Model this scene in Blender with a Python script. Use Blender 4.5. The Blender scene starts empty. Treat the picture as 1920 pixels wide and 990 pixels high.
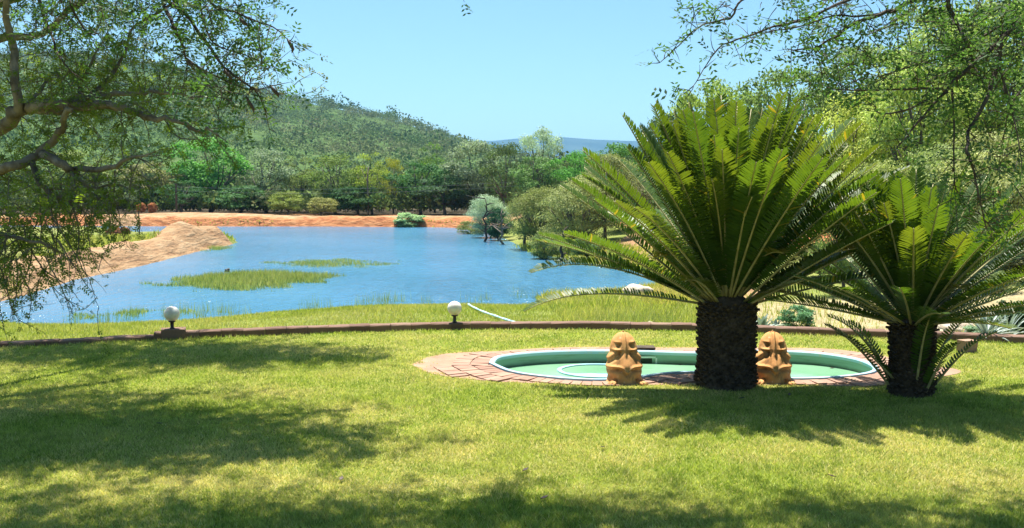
import bpy, math, random
import numpy as np
from math import radians, sin, cos, tan, pi, atan, sqrt
from mathutils import Vector, Matrix, geometry as mgeo

random.seed(7)
rng = np.random.default_rng(7)
SC = bpy.context.scene
COL = SC.collection

# ------------------------------------------------------------------ camera, sky, sun, exposure
FPX = 1800.0
PITCH = atan(140 / FPX)
CAMZ = 2.1
cam_d = bpy.data.cameras.new('camera')
cam_d.sensor_width = 36.0
cam_d.lens = 36.0 * FPX / 1920.0
cam_d.clip_start = 0.1
cam_d.clip_end = 20000
cam = bpy.data.objects.new('camera', cam_d)
COL.objects.link(cam)
cam.location = (0, 0, CAMZ)
cam.rotation_euler = (pi / 2 - PITCH, 0, 0)
SC.camera = cam

SUN_EL, SUN_AZ = radians(69), radians(-16)      # azimuth measured from +Y towards +X
w = bpy.data.worlds.new('World')
SC.world = w
w.use_nodes = True
nt = w.node_tree
bg = nt.nodes['Background']
sky = nt.nodes.new('ShaderNodeTexSky')
sky.sky_type = 'NISHITA'
sky.sun_disc = False
sky.sun_elevation = SUN_EL
sky.sun_rotation = SUN_AZ
sky.altitude = 300
sky.air_density = 1.1
sky.dust_density = 0.9
sky.ozone_density = 2.2
tn = nt.nodes.new('ShaderNodeMix'); tn.data_type = 'RGBA'; tn.blend_type = 'MULTIPLY'; tn.inputs['Factor'].default_value = 1
tn.inputs[7].default_value = (.80, 1.07, 1.11, 1)          # clear, slightly cyan summer air
nt.links.new(sky.outputs[0], tn.inputs[6]); nt.links.new(tn.outputs[2], bg.inputs['Color'])
bg.inputs['Strength'].default_value = 0.055

sun_d = bpy.data.lights.new('sun', 'SUN')
sun_d.energy = 5.0
sun_d.angle = radians(0.55)
sun_d.color = (1.0, 0.96, 0.88)
sun = bpy.data.objects.new('sun', sun_d)
COL.objects.link(sun)
sdir = Vector((sin(SUN_AZ) * cos(SUN_EL), cos(SUN_AZ) * cos(SUN_EL), sin(SUN_EL)))
sun.rotation_euler = sdir.to_track_quat('Z', 'Y').to_euler()
sun.location = (0, 0, 60)

SC.view_settings.view_transform = 'Standard'
SC.view_settings.look = 'None'
SC.view_settings.exposure = 1.4
SC.view_settings.gamma = 1.0
SC.cycles.max_bounces = 6
SC.cycles.diffuse_bounces = 3
SC.cycles.glossy_bounces = 3
SC.cycles.transmission_bounces = 4
SC.cycles.volume_bounces = 0
SC.cycles.caustics_reflective = False
SC.cycles.caustics_refractive = False
SC.cycles.use_denoising = True

# ------------------------------------------------------------------ survey helpers (photo pixel -> place)
_f = np.array((0, cos(PITCH), -sin(PITCH)))
_u = np.array((0, sin(PITCH), cos(PITCH)))

def ray(x, y):
    return _f + np.array((1.0, 0, 0)) * ((x - 960) / FPX) + _u * ((495 - y) / FPX)

def G(x, y, z=0.0):
    d = ray(x, y)
    t = (z - CAMZ) / d[2]
    return (d[0] * t, d[1] * t, z)

def PY(x, y, Y):
    d = ray(x, y)
    t = Y / d[1]
    return (d[0] * t, Y, CAMZ + d[2] * t)

# ------------------------------------------------------------------ object helpers
def tag(o, label=None, cat=None, group=None, kind=None):
    if label: o['label'] = label
    if cat: o['category'] = cat
    if group: o['group'] = group
    if kind: o['kind'] = kind
    return o

def empty(name, loc, label=None, cat=None, group=None, rz=0.0):
    o = bpy.data.objects.new(name, None)
    o.empty_display_size = 0.2
    COL.objects.link(o)
    o.location = loc
    o.rotation_euler = (0, 0, rz)
    return tag(o, label, cat, group)

def link(name, me, mat=None, parent=None):
    o = bpy.data.objects.new(name, me)
    COL.objects.link(o)
    if mat is not None and not me.materials:
        me.materials.append(mat)
    if parent is not None:
        o.parent = parent
    return o

def np_mesh(name, V, F, smooth=False, attrs=None):
    """V (n,3); F (m,k) all same k"""
    V = np.asarray(V, dtype=np.float32).reshape(-1, 3)
    F = np.asarray(F, dtype=np.int32)
    k = F.shape[1]
    me = bpy.data.meshes.new(name)
    me.vertices.add(len(V))
    me.vertices.foreach_set('co', V.ravel())
    me.loops.add(F.size)
    me.loops.foreach_set('vertex_index', F.ravel())
    me.polygons.add(len(F))
    me.polygons.foreach_set('loop_start', np.arange(len(F), dtype=np.int32) * k)
    try:
        me.polygons.foreach_set('loop_total', np.full(len(F), k, dtype=np.int32))
    except Exception:
        pass
    if smooth:
        me.polygons.foreach_set('use_smooth', np.ones(len(F), dtype=bool))
    for n, a in (attrs or {}).items():
        at = me.attributes.new(n, 'FLOAT', 'POINT')
        at.data.foreach_set('value', np.asarray(a, dtype=np.float32).ravel())
    me.update(calc_edges=True)
    return me

def unit(a):
    a = np.asarray(a, float)
    return a / np.maximum(np.linalg.norm(a, axis=-1, keepdims=True), 1e-9)

def leaves_mesh(name, C, D, S, L, W, var=None, fold=0.0, attrs=None):
    """one rhombic leaf per row: base C, long axis D, side axis S"""
    C = np.asarray(C, float); D = unit(D); S = np.asarray(S, float)
    S = unit(S - D * (S * D).sum(1, keepdims=True))
    N = np.cross(D, S)
    n = len(C)
    L = np.broadcast_to(np.asarray(L, float), (n,))[:, None]
    W = np.broadcast_to(np.asarray(W, float), (n,))[:, None]
    mid = C + D * L * 0.48
    V = np.stack([C, mid + S * W / 2 + N * fold * W, C + D * L, mid - S * W / 2 + N * fold * W], 1)
    F = np.arange(n * 4).reshape(n, 4)
    at = {}
    if var is not None:
        at['var'] = np.repeat(var, 4)
    for k, v in (attrs or {}).items():
        at[k] = np.repeat(v, 4)
    return np_mesh(name, V, F, False, at)

class MB:
    def __init__(s):
        s.v = []; s.f = []
    def add(s, vs, fs):
        b = len(s.v)
        s.v.extend([tuple(map(float, p)) for p in vs])
        s.f.extend([tuple(b + i for i in f) for f in fs])
        return s
    def box(s, c, size, rz=0, jit=0):
        cx, cy, cz = c; a, b, h = [q / 2 for q in size]
        P = []
        for k in (-1, 1):
            for (i, j) in ((-1, -1), (1, -1), (1, 1), (-1, 1)):
                x, y = i * a, j * b
                P.append((cx + x * cos(rz) - y * sin(rz) + random.uniform(-jit, jit),
                          cy + x * sin(rz) + y * cos(rz) + random.uniform(-jit, jit), cz + k * h))
        return s.add(P, [(0, 3, 2, 1), (4, 5, 6, 7), (0, 1, 5, 4), (1, 2, 6, 5), (2, 3, 7, 6), (3, 0, 4, 7)])
    def tube(s, pts, rad, n=6, cap=True):
        pts = [Vector(p) for p in pts]
        if not hasattr(rad, '__len__'):
            rad = [rad] * len(pts)
        V = []; F = []
        ref = None
        for i, p in enumerate(pts):
            t = (pts[min(i + 1, len(pts) - 1)] - pts[max(i - 1, 0)])
            if t.length < 1e-9: t = Vector((0, 0, 1))
            t.normalize()
            if ref is None:
                ref = t.orthogonal().normalized()
            ref = (ref - t * ref.dot(t))
            if ref.length < 1e-6: ref = t.orthogonal()
            ref.normalize()
            b = t.cross(ref)
            for k in range(n):
                a = 2 * pi * k / n
                V.append(p + (ref * cos(a) + b * sin(a)) * rad[i])
        for i in range(len(pts) - 1):
            for k in range(n):
                k2 = (k + 1) % n
                F.append((i * n + k, i * n + k2, (i + 1) * n + k2, (i + 1) * n + k))
        if cap:
            F.append(tuple(range(n))[::-1])
            F.append(tuple(range((len(pts) - 1) * n, len(pts) * n)))
        return s.add(V, F)
    def lathe(s, prof, n=24, c=(0, 0, 0)):
        V = []; F = []
        for r, z in prof:
            for k in range(n):
                a = 2 * pi * k / n
                V.append((c[0] + r * cos(a), c[1] + r * sin(a), c[2] + z))
        for i in range(len(prof) - 1):
            for k in range(n):
                k2 = (k + 1) % n
                F.append((i * n + k, i * n + k2, (i + 1) * n + k2, (i + 1) * n + k))
        F.append(tuple(range(n))[::-1]); F.append(tuple(range((len(prof) - 1) * n, len(prof) * n)))
        return s.add(V, F)
    def mesh(s, name, smooth=False):
        me = bpy.data.meshes.new(name)
        me.from_pydata(s.v, [], s.f)
        if smooth:
            me.polygons.foreach_set('use_smooth', [True] * len(me.polygons))
        me.update()
        return me
    def obj(s, name, mat, parent=None, smooth=False):
        return link(name, s.mesh(name, smooth), mat, parent)

def smooth_pts(pts, per=5):
    """Catmull-Rom through points (tuples of any length)"""
    P = [np.array(p, float) for p in pts]
    out = []
    for i in range(len(P) - 1):
        p0 = P[max(i - 1, 0)]; p1 = P[i]; p2 = P[i + 1]; p3 = P[min(i + 2, len(P) - 1)]
        for k in range(per):
            t = k / per
            out.append(0.5 * ((2 * p1) + (-p0 + p2) * t + (2 * p0 - 5 * p1 + 4 * p2 - p3) * t * t + (-p0 + 3 * p1 - 3 * p2 + p3) * t ** 3))
    out.append(P[-1])
    return out

# ------------------------------------------------------------------ materials
def new_mat(name):
    m = bpy.data.materials.new(name)
    m.use_nodes = True
    t = m.node_tree
    for n in list(t.nodes): t.nodes.remove(n)
    out = t.nodes.new('ShaderNodeOutputMaterial')
    return m, t, out

class N:
    """tiny node-graph helper"""
    def __init__(s, t): s.t = t
    def node(s, typ, **kw):
        n = s.t.nodes.new(typ)
        for k, v in kw.items(): setattr(n, k, v)
        return n
    def put(s, sock, v):
        if hasattr(v, 'links') or isinstance(v, bpy.types.NodeSocket): s.t.links.new(v, sock)
        else:
            if isinstance(v, (tuple, list)) and len(v) == 3 and len(sock.default_value) == 4: v = (*v, 1)
            sock.default_value = v
    def noise(s, scale, detail=4, rough=0.55, vec=None, dist=0.0, out='Fac'):
        n = s.node('ShaderNodeTexNoise')
        n.inputs['Scale'].default_value = scale; n.inputs['Detail'].default_value = detail
        n.inputs['Roughness'].default_value = rough; n.inputs['Distortion'].default_value = dist
        if vec is None: vec = s.pos()
        s.t.links.new(vec, n.inputs['Vector'])
        return n.outputs[out]
    def pos(s):
        return s.node('ShaderNodeNewGeometry').outputs['Position']
    def obj(s):
        return s.node('ShaderNodeTexCoord').outputs['Object']
    def scale(s, vec, sc):
        n = s.node('ShaderNodeVectorMath', operation='MULTIPLY')
        s.put(n.inputs[0], vec); n.inputs[1].default_value = sc
        return n.outputs[0]
    def ramp(s, fac, stops):
        n = s.node('ShaderNodeValToRGB')
        els = n.color_ramp.elements
        while len(els) < len(stops): els.new(0.5)
        for e, (p, c) in zip(els, stops):
            e.position = p
            e.color = (*c, 1) if hasattr(c, '__len__') else (c, c, c, 1)
        s.put(n.inputs[0], fac)
        return n.outputs[0]
    def mix(s, fac, a, b, mode='MIX'):
        n = s.node('ShaderNodeMix', data_type='RGBA', blend_type=mode)
        s.put(n.inputs['Factor'], fac); s.put(n.inputs[6], a); s.put(n.inputs[7], b)
        return n.outputs[2]
    def math(s, op, a, b=0.0, clamp=False):
        n = s.node('ShaderNodeMath', operation=op, use_clamp=clamp)
        s.put(n.inputs[0], a); s.put(n.inputs[1], b)
        return n.outputs[0]
    def attr(s, name):
        return s.node('ShaderNodeAttribute', attribute_name=name).outputs['Fac']
    def bump(s, h, strength=0.3, dist=0.02, normal=None):
        n = s.node('ShaderNodeBump')
        n.inputs['Strength'].default_value = strength; n.inputs['Distance'].default_value = dist
        s.put(n.inputs['Height'], h)
        if normal is not None: s.put(n.inputs['Normal'], normal)
        return n.outputs[0]
    def pbr(s, out, color, rough=0.8, spec=0.3, normal=None, **kw):
        p = s.node('ShaderNodeBsdfPrincipled')
        s.put(p.inputs['Base Color'], color); s.put(p.inputs['Roughness'], rough)
        p.inputs['Specular IOR Level'].default_value = spec
        if normal is not None: s.put(p.inputs['Normal'], normal)
        for k, v in kw.items(): s.put(p.inputs[k.replace('_', ' ')], v)
        if out is not None: s.t.links.new(p.outputs[0], out.inputs['Surface'])
        return p

def simple_mat(name, c1, c2, scale=6, rough=0.8, spec=0.25, bump=0.3, bdist=0.02, objspace=False, detail=5):
    m, t, out = new_mat(name)
    g = N(t)
    vec = g.obj() if objspace else g.pos()
    n = g.noise(scale, detail, 0.6, vec)
    col = g.ramp(n, [(0.3, c1), (0.7, c2)])
    nb = g.noise(scale * 5, 4, 0.6, vec)
    g.pbr(out, col, rough, spec, g.bump(nb, bump, bdist))
    return m

def leaf_mat(name, dark, light, trans=0.35, tcol=None, spec=0.3, rough=0.5, use_objcol=False, patch=0.0, extra=None):
    """dark/light picked by the per-leaf attribute var; translucent share for back light"""
    m, t, out = new_mat(name)
    g = N(t)
    v = g.attr('var')
    col = g.mix(v, dark, light)
    if patch > 0:
        n = g.ramp(g.noise(patch, 3, 0.5), [(0.35, 0.0), (0.65, 1.0)])
        col = g.mix(g.math('MULTIPLY', n, 0.35), col, tuple(c * 1.7 for c in light))
    if extra:
        col = g.mix(g.attr(extra[0]), col, extra[1])
    if use_objcol:
        oc = g.node('ShaderNodeObjectInfo').outputs['Color']
        col = g.mix(1.0, col, oc, 'MULTIPLY')
    p = g.pbr(None, col, rough, spec)
    tr = g.node('ShaderNodeBsdfTranslucent')
    tc = g.mix(1.0, col, tcol or (1.5, 1.6, 0.7), 'MULTIPLY')
    t.links.new(tc, tr.inputs['Color'])
    mx = g.node('ShaderNodeMixShader')
    mx.inputs[0].default_value = trans
    t.links.new(p.outputs[0], mx.inputs[1]); t.links.new(tr.outputs[0], mx.inputs[2])
    t.links.new(mx.outputs[0], out.inputs['Surface'])
    return m

M = {}
M['bark_dark'] = simple_mat('bark_dark', (.035, .026, .02), (.11, .085, .065), 9, .9, .2, .8, .02)
M['bark_pale'] = simple_mat('bark_pale', (.10, .075, .055), (.30, .245, .19), 7, .9, .2, .7, .02)
M['bark_grey'] = simple_mat('bark_grey', (.06, .05, .04), (.20, .17, .14), 3, .9, .2, .6, .05)
M['far_leaf'] = leaf_mat('far_leaf', (.9, .9, .9), (3.0, 3.0, 2.8), .3, (1.1, 1.2, .8), .12, .7, use_objcol=True)
M['acacia_leaf'] = leaf_mat('acacia_leaf', (.045, .09, .014), (.23, .30, .045), .42, (1.5, 1.6, .6), .35, .45, extra=('pale', (.42, .40, .27)))
M['thorn_leaf'] = leaf_mat('thorn_leaf', (.03, .07, .03), (.11, .19, .06), .42, (1.3, 1.5, .6), .15, .6)
M['cycad_leaf'] = leaf_mat('cycad_leaf', (.022, .06, .012), (.085, .15, .022), .36, (2.4, 2.0, .55), .28, .46, extra=('pale', (.23, .19, .03)))  # pale mixes in yellow, painting strong light onto some fronds
M['cycad_stalk'] = simple_mat('cycad_stalk', (.22, .19, .07), (.42, .36, .16), 12, .5, .4, .1)
M['cycad_trunk'] = simple_mat('cycad_trunk', (.03, .022, .016), (.13, .095, .065), 14, .95, .1, .9, .02)
M['black_metal'] = simple_mat('black_metal', (.012, .011, .010), (.03, .028, .025), 20, .5, .4, .1)
M['seed_pod'] = simple_mat('seed_pod', (.03, .018, .012), (.09, .05, .03), 30, .6, .4, .2)
M['stone'] = simple_mat('stone', (.36, .29, .21), (.62, .53, .42), 2.5, .9, .2, .5, .05)
M['red_earth'] = simple_mat('red_earth', (.14, .05, .03), (.30, .12, .06), 3, .95, .1, .8, .1)
M['post'] = simple_mat('post', (.05, .04, .03), (.14, .11, .08), 9, .9, .1, .4)
M['red_leaf'] = leaf_mat('red_leaf', (.18, .035, .015), (.42, .13, .05), .3, (1.4, 1.1, .8))

# lawn / grass
def grass_mat(name, dark, light, dry, patchscale, drymax):
    m, t, out = new_mat(name)
    g = N(t)
    v = g.attr('var')
    col = g.mix(v, dark, light)
    pn = g.ramp(g.noise(patchscale, 5, 0.65), [(0.42, 0.0), (0.68, 1.0)])
    d = g.math('ADD', g.math('MULTIPLY', pn, drymax), g.attr('dry'), True)
    col = g.mix(d, col, dry)
    p = g.pbr(None, col, .6, .25)
    tr = g.node('ShaderNodeBsdfTranslucent')
    t.links.new(g.mix(1.0, col, (1.35, 1.35, .8), 'MULTIPLY'), tr.inputs['Color'])
    mx = g.node('ShaderNodeMixShader'); mx.inputs[0].default_value = .35
    t.links.new(p.outputs[0], mx.inputs[1]); t.links.new(tr.outputs[0], mx.inputs[2])
    t.links.new(mx.outputs[0], out.inputs['Surface'])
    return m
M['lawn_blade'] = grass_mat('lawn_blade', (.12, .20, .02), (.47, .535, .11), (.68, .59, .26), .9, .32)
M['bank_blade'] = grass_mat('bank_blade', (.16, .22, .03), (.40, .46, .08), (.55, .48, .18), .5, .5)
M['reed_blade'] = grass_mat('reed_blade', (.14, .20, .05), (.36, .44, .12), (.46, .44, .2), .4, .3)

m, t, out = new_mat('turf'); g = N(t)
n1 = g.noise(60, 6, .7); n2 = g.ramp(g.noise(.9, 5, .6), [(.35, 0.), (.7, 1.)])
col = g.mix(n2, g.ramp(n1, [(.35, (.09, .13, .02)), (.65, (.32, .36, .06))]), g.ramp(n1, [(.35, (.16, .15, .04)), (.65, (.42, .37, .12))]))
g.pbr(out, col, .9, .1, g.bump(n1, .8, .03)); M['turf'] = m

# ground with soil / pale / dry masks
m, t, out = new_mat('ground'); g = N(t)
nf = g.noise(1.3, 8, .65); nb = g.noise(.22, 5, .6)
grass = g.mix(g.ramp(nb, [(.35, 0.), (.65, 1.)]), g.ramp(nf, [(.3, (.13, .18, .035)), (.7, (.28, .33, .07))]), g.ramp(nf, [(.3, (.16, .17, .05)), (.7, (.28, .27, .09))]))
dryc = g.ramp(nf, [(.3, (.30, .24, .12)), (.7, (.50, .41, .23))])
strs = g.noise(1.0, 7, .7, g.scale(g.pos(), (1.1, .5, 4.0)))  # streaks in the earth colour, also painting relief shading on the eroded face
red = g.ramp(strs, [(.3, (.20, .06, .03)), (.48, (.42, .17, .07)), (.7, (.60, .30, .14))])
pale = g.ramp(strs, [(.28, (.22, .12, .06)), (.5, (.40, .245, .13)), (.72, (.48, .335, .20))])
def edge(a, lo=.42, hi=.58, amp=.5):
    v = g.math('ADD', g.attr(a), g.math('MULTIPLY', g.math('SUBTRACT', nf, .5), amp))
    return g.ramp(v, [(lo, 0.), (hi, 1.)])
col = g.mix(edge('dry', .3, .7), grass, dryc)
col = g.mix(edge('soil'), col, red)
col = g.mix(edge('pale'), col, pale)
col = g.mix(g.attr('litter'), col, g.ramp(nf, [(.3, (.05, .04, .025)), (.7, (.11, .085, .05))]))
g.pbr(out, col, .95, .1, g.bump(g.math('ADD', nf, g.math('MULTIPLY', strs, 1.5)), .9, .35)); M['ground'] = m

m, t, out = new_mat('hill'); g = N(t)
col = g.ramp(g.noise(.05, 8, .65), [(.3, (.05, .09, .03)), (.7, (.10, .15, .05))])
g.pbr(out, col, 1., .0, g.bump(g.noise(.15, 5, .6), 1., 3.)); M['hill'] = m
m, t, out = new_mat('ridge'); g = N(t)
col = g.ramp(g.noise(.006, 8, .6), [(.3, (.03, .06, .05)), (.7, (.06, .10, .08))])
g.pbr(out, col, 1., .0); M['ridge'] = m

# lake water: ripples as relief, murky blue body
m, t, out = new_mat('lake_water'); g = N(t)
p = g.pos()
w1 = g.noise(1.0, 5, .66, g.scale(p, (1.7, .62, 1)), .5)
w2 = g.noise(1.0, 4, .6, g.scale(p, (5.5, 2.6, 1)))
gust = g.ramp(g.noise(.11, 3, .5, g.scale(p, (1, .5, 1))), [(.3, .35), (.62, 1.)])
h = g.math('MULTIPLY', g.math('ADD', w1, g.math('MULTIPLY', w2, .45)), gust)
col = g.ramp(g.noise(.08, 4, .5), [(.3, (.035, .14, .235)), (.7, (.065, .195, .32))])
g.pbr(out, col, .16, .4, g.bump(h, 1., .34), IOR=1.33); M['lake_water'] = m

m, t, out = new_mat('pool_water'); g = N(t)
col = g.ramp(g.noise(1.2, 4, .5), [(.3, (.14, .30, .17)), (.7, (.22, .40, .25))])
g.pbr(out, col, .06, .5, g.bump(g.noise(5, 3, .5, g.scale(g.pos(), (1, 2, 1))), .25, .01), IOR=1.33); M['pool_water'] = m
m, t, out = new_mat('pool_paint'); g = N(t)
st = g.noise(2.2, 6, .7, g.scale(g.pos(), (1, 1, 12)))
col = g.mix(g.ramp(st, [(.52, 0.), (.72, 1.)]), (.24, .38, .27), (.16, .25, .16))
sz_ = g.node('ShaderNodeSeparateXYZ'); t.links.new(g.pos(), sz_.inputs[0])
tide = g.ramp(g.math('ADD', sz_.outputs[2], 1.0), [(.85, 0.), (.875, .8), (.89, .5), (.92, 0.)])      # scum line left at the water level
col = g.mix(g.math('MULTIPLY', tide, g.ramp(g.noise(6, 4, .6), [(.3, .4), (.6, 1.)])), col, (.10, .13, .06))
g.pbr(out, col, .6, .3, g.bump(st, .2, .01)); M['pool_paint'] = m
m, t, out = new_mat('coping_paint'); g = N(t)
st = g.noise(7, 6, .7)
col = g.mix(g.ramp(st, [(.56, 0.), (.66, 1.)]), g.ramp(g.noise(1.5, 3, .5), [(.35, (.26, .43, .53)), (.65, (.40, .52, .56))]), (.50, .46, .36))
g.pbr(out, col, .6, .3, g.bump(st, .3, .006)); M['coping_paint'] = m
M['step_paint'] = simple_mat('step_paint', (.22, .42, .54), (.32, .50, .58), 4, .5, .4, .1)

def brick_mat(name, a, b, c):
    m, t, out = new_mat(name); g = N(t)
    r = g.node('ShaderNodeObjectInfo').outputs['Random']
    base = g.ramp(r, [(0., a), (.5, b), (1., c)])
    n = g.noise(9, 6, .7)
    col = g.mix(g.ramp(n, [(.3, .0), (.75, .55)]), base, tuple(x * .55 + .05 for x in b))
    nn = g.noise(45, 4, .6)
    g.pbr(out, col, .9, .15, g.bump(nn, .5, .006)); return m
M['paver'] = brick_mat('paver', (.29, .16, .115), (.345, .205, .145), (.39, .25, .175))
M['kerb'] = brick_mat('kerb', (.13, .072, .048), (.19, .11, .075), (.25, .16, .11))
M['sandy'] = simple_mat('sandy', (.27, .165, .115), (.37, .24, .165), 4, .95, .1, .5, .02)
m, t, out = new_mat('terracotta'); g = N(t)
n = g.noise(6, 6, .65, g.obj())
col = g.ramp(n, [(.3, (.42, .19, .065)), (.55, (.60, .31, .115)), (.75, (.70, .44, .20))])
stn = g.ramp(g.noise(1.0, 7, .72, g.scale(g.obj(), (16, 16, 5))), [(.54, 0.), (.70, .75)])
col = g.mix(stn, col, (.14, .085, .045))
col = g.mix(g.ramp(g.noise(24, 4, .7, g.obj()), [(.62, 0.), (.7, .6)]), col, (.66, .56, .42))
g.pbr(out, col, .85, .15, g.bump(g.noise(50, 4, .6, g.obj()), .45, .004)); M['terracotta'] = m
m, t, out = new_mat('globe_glass'); g = N(t)
n = g.noise(8, 5, .6, g.obj())
col = g.ramp(n, [(.35, (.62, .56, .46)), (.6, (.80, .77, .70))])
g.pbr(out, col, .35, .5, None, Subsurface_Weight=.25); M['globe_glass'] = m
m, t, out = new_mat('hose'); g = N(t)
n = g.noise(5, 3, .6)
col = g.ramp(n, [(.4, (.25, .55, .62)), (.6, (.62, .78, .80))])
g.pbr(out, col, .4, .5); M['hose'] = m
M['white_pvc'] = simple_mat('white_pvc', (.55, .6, .5), (.75, .78, .7), 8, .5, .4, .1)
M['slot_shade'] = simple_mat('slot_shade', (.02, .03, .02), (.05, .06, .04), 8, .8, .2, .1)
M['agave'] = leaf_mat('agave', (.16, .22, .19), (.38, .44, .38), .15, (1.1, 1.2, .9), .4, .5)
M['wire'] = simple_mat('wire', (.25, .26, .27), (.4, .4, .4), 2, .5, .4, 0)

# ------------------------------------------------------------------ terrain
WATER_Z = -1.5
lake_px = [(-30, 572), (-20, 598), (60, 610), (180, 612), (330, 607), (420, 598), (520, 588), (640, 579), (760, 575), (880, 573), (960, 575),
           (1005, 572), (1000, 558), (1060, 552), (1150, 548), (1240, 535), (1250, 520), (1190, 505), (1100, 493), (1040, 482), (1000, 472), (960, 455), (930, 440),
           (890, 428), (820, 426), (600, 424.5), (400, 424.5), (240, 424), (100, 423), (-300, 423), (-300, 436), (0, 438), (180, 438), (260, 441),
           (330, 446), (400, 449), (445, 454), (425, 461), (380, 469), (330, 482), (270, 497), (200, 512), (140, 524), (90, 540), (40, 555)]
lake = np.array([G(x, y, WATER_Z)[:2] for x, y in lake_px])

def sdist(P, poly):
    """signed distance, negative inside; P (n,2)"""
    P = np.asarray(P, float)
    d2 = np.full(len(P), 1e18); ins = np.zeros(len(P), bool)
    n = len(poly)
    for i in range(n):
        a = poly[i]; b = poly[(i + 1) % n]
        ab = b - a; ap = P - a
        t_ = np.clip((ap @ ab) / max(ab @ ab, 1e-12), 0, 1)
        q = ap - t_[:, None] * ab
        d2 = np.minimum(d2, (q * q).sum(1))
        c = (a[1] > P[:, 1]) != (b[1] > P[:, 1])
        with np.errstate(divide='ignore', invalid='ignore'):
            xi = (b[0] - a[0]) * (P[:, 1] - a[1]) / (b[1] - a[1] + 1e-15) + a[0]
        ins ^= c & (P[:, 0] < xi)
    d = np.sqrt(d2)
    return np.where(ins, -d, d)

def vnoise(X, Y, sc, seed=0):
    """smooth value noise, numpy"""
    x = X / sc; y = Y / sc
    xi = np.floor(x).astype(np.int64); yi = np.floor(y).astype(np.int64)
    fx = x - xi; fy = y - yi
    fx = fx * fx * (3 - 2 * fx); fy = fy * fy * (3 - 2 * fy)
    def h(i, j):
        v = np.sin(i * 127.1 + j * 311.7 + seed * 74.7) * 43758.5453
        return v - np.floor(v)
    return (h(xi, yi) * (1 - fx) + h(xi + 1, yi) * fx) * (1 - fy) + (h(xi, yi + 1) * (1 - fx) + h(xi + 1, yi + 1) * fx) * fy - .5

def sstep(a, b, x):
    t_ = np.clip((x - a) / (b - a), 0, 1)
    return t_ * t_ * (3 - 2 * t_)

def wall_y(X):
    """front face line of the garden kerb"""
    pts = np.array([(-16, 9.9), (-10, 11.6), (-7, 12.55), (-4.9, 13.3), (-2.5, 13.95), (-.9, 14.25), (1.2, 14.3), (2.8, 14.1), (4.3, 13.7), (6.5, 13.1), (10, 12.1), (16, 10.5)])
    return np.interp(X, pts[:, 0], pts[:, 1])

SPIT = np.array([G(x, y, WATER_Z)[:2] for x, y in [(425, 461), (380, 469), (330, 482), (270, 497), (200, 512), (140, 524), (90, 540), (40, 555), (-30, 572)]])
def near_spit(x, y):
    P = np.stack([x, y], 1); d = np.full(len(x), 1e9)
    for i in range(len(SPIT) - 1):
        a_, b_ = SPIT[i], SPIT[i + 1]; ab = b_ - a_; q = P - a_
        t_ = np.clip(q @ ab / (ab @ ab), 0, 1); d = np.minimum(d, np.linalg.norm(q - t_[:, None] * ab, axis=1))
    return d

def terr(X, Y):
    X = np.asarray(X, float); Y = np.asarray(Y, float)
    sh = X.shape
    x = X.ravel(); y = Y.ravel()
    sd = sdist(np.stack([x, y], 1), lake) if True else None
    wfar = sstep(72, 84, y) * (1 - sstep(-2, 6, x))
    wleft = sstep(-13.5, -16.5, x) * sstep(24, 31, y) * (1 - wfar)
    wright = sstep(-1, 3.5, x) * sstep(29, 33, y) * (1 - wfar)
    wnear = np.clip(1 - wfar - wleft - wright, 0, 1)
    W = wfar + wleft + wright + wnear
    s = (wfar * 2.2 + wleft * 1.3 + wright * .16 + wnear * .13) / W
    c = (wfar * .86 + wleft * .42 + wright * 3.2 + wnear * 1.35) / W
    o = np.maximum(sd, 0)
    z = WATER_Z + c * (1 - np.exp(-s * o / c))
    z = np.where(sd < 0, WATER_Z - np.minimum(1.2, -sd * .35), z)
    out = sstep(0, 2.5, sd)
    z = z + out * (vnoise(x, y, 5, 1) * .16 + vnoise(x, y, 1.6, 2) * .07)
    # eroded dirt faces
    z = z + (wfar + wleft) * sstep(0.05, .8, sd) * (1 - sstep(2.5, 5, sd)) * (vnoise(x, y * .4, 1.1, 5) * .35 + vnoise(x, y, .7, 6) * .15)
    dn = near_spit(x, y)
    z = z + wleft * sstep(0, .9, sd) * .5 * np.exp(-((dn - 1.5) / 1.1) ** 2)
    # dirt mounds
    for (mx, my, r, h_, ex) in MOUNDS:
        q = ((x - mx) / (r * ex)) ** 2 + ((y - my) / r) ** 2
        z = z + h_ * np.exp(-q) * sstep(.0, 1.6, sd)
    # right-hand hillside
    z = z + sstep(6, 26, x) * sstep(15, 40, y) * np.minimum(x - 6, 90) * .10
    z = z + sstep(115, 200, y) * 2.0
    # land behind the kerb and under the garden
    kb = wall_y(x)
    g_ = sstep(3.5, .6, y - kb)
    z = z * (1 - g_) + g_ * (-.16)
    return z.reshape(sh)

MOUNDS = []
MOUNDS.append((-19.7, 57.6, 1.9, .62, .95)); MOUNDS.append((-19.2, 61.5, 2.0, .3, .9))
a = G(330, 404, -.3); MOUNDS.append((a[0] - 3, 99.0, 3.6, .34, 2.4))

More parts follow.
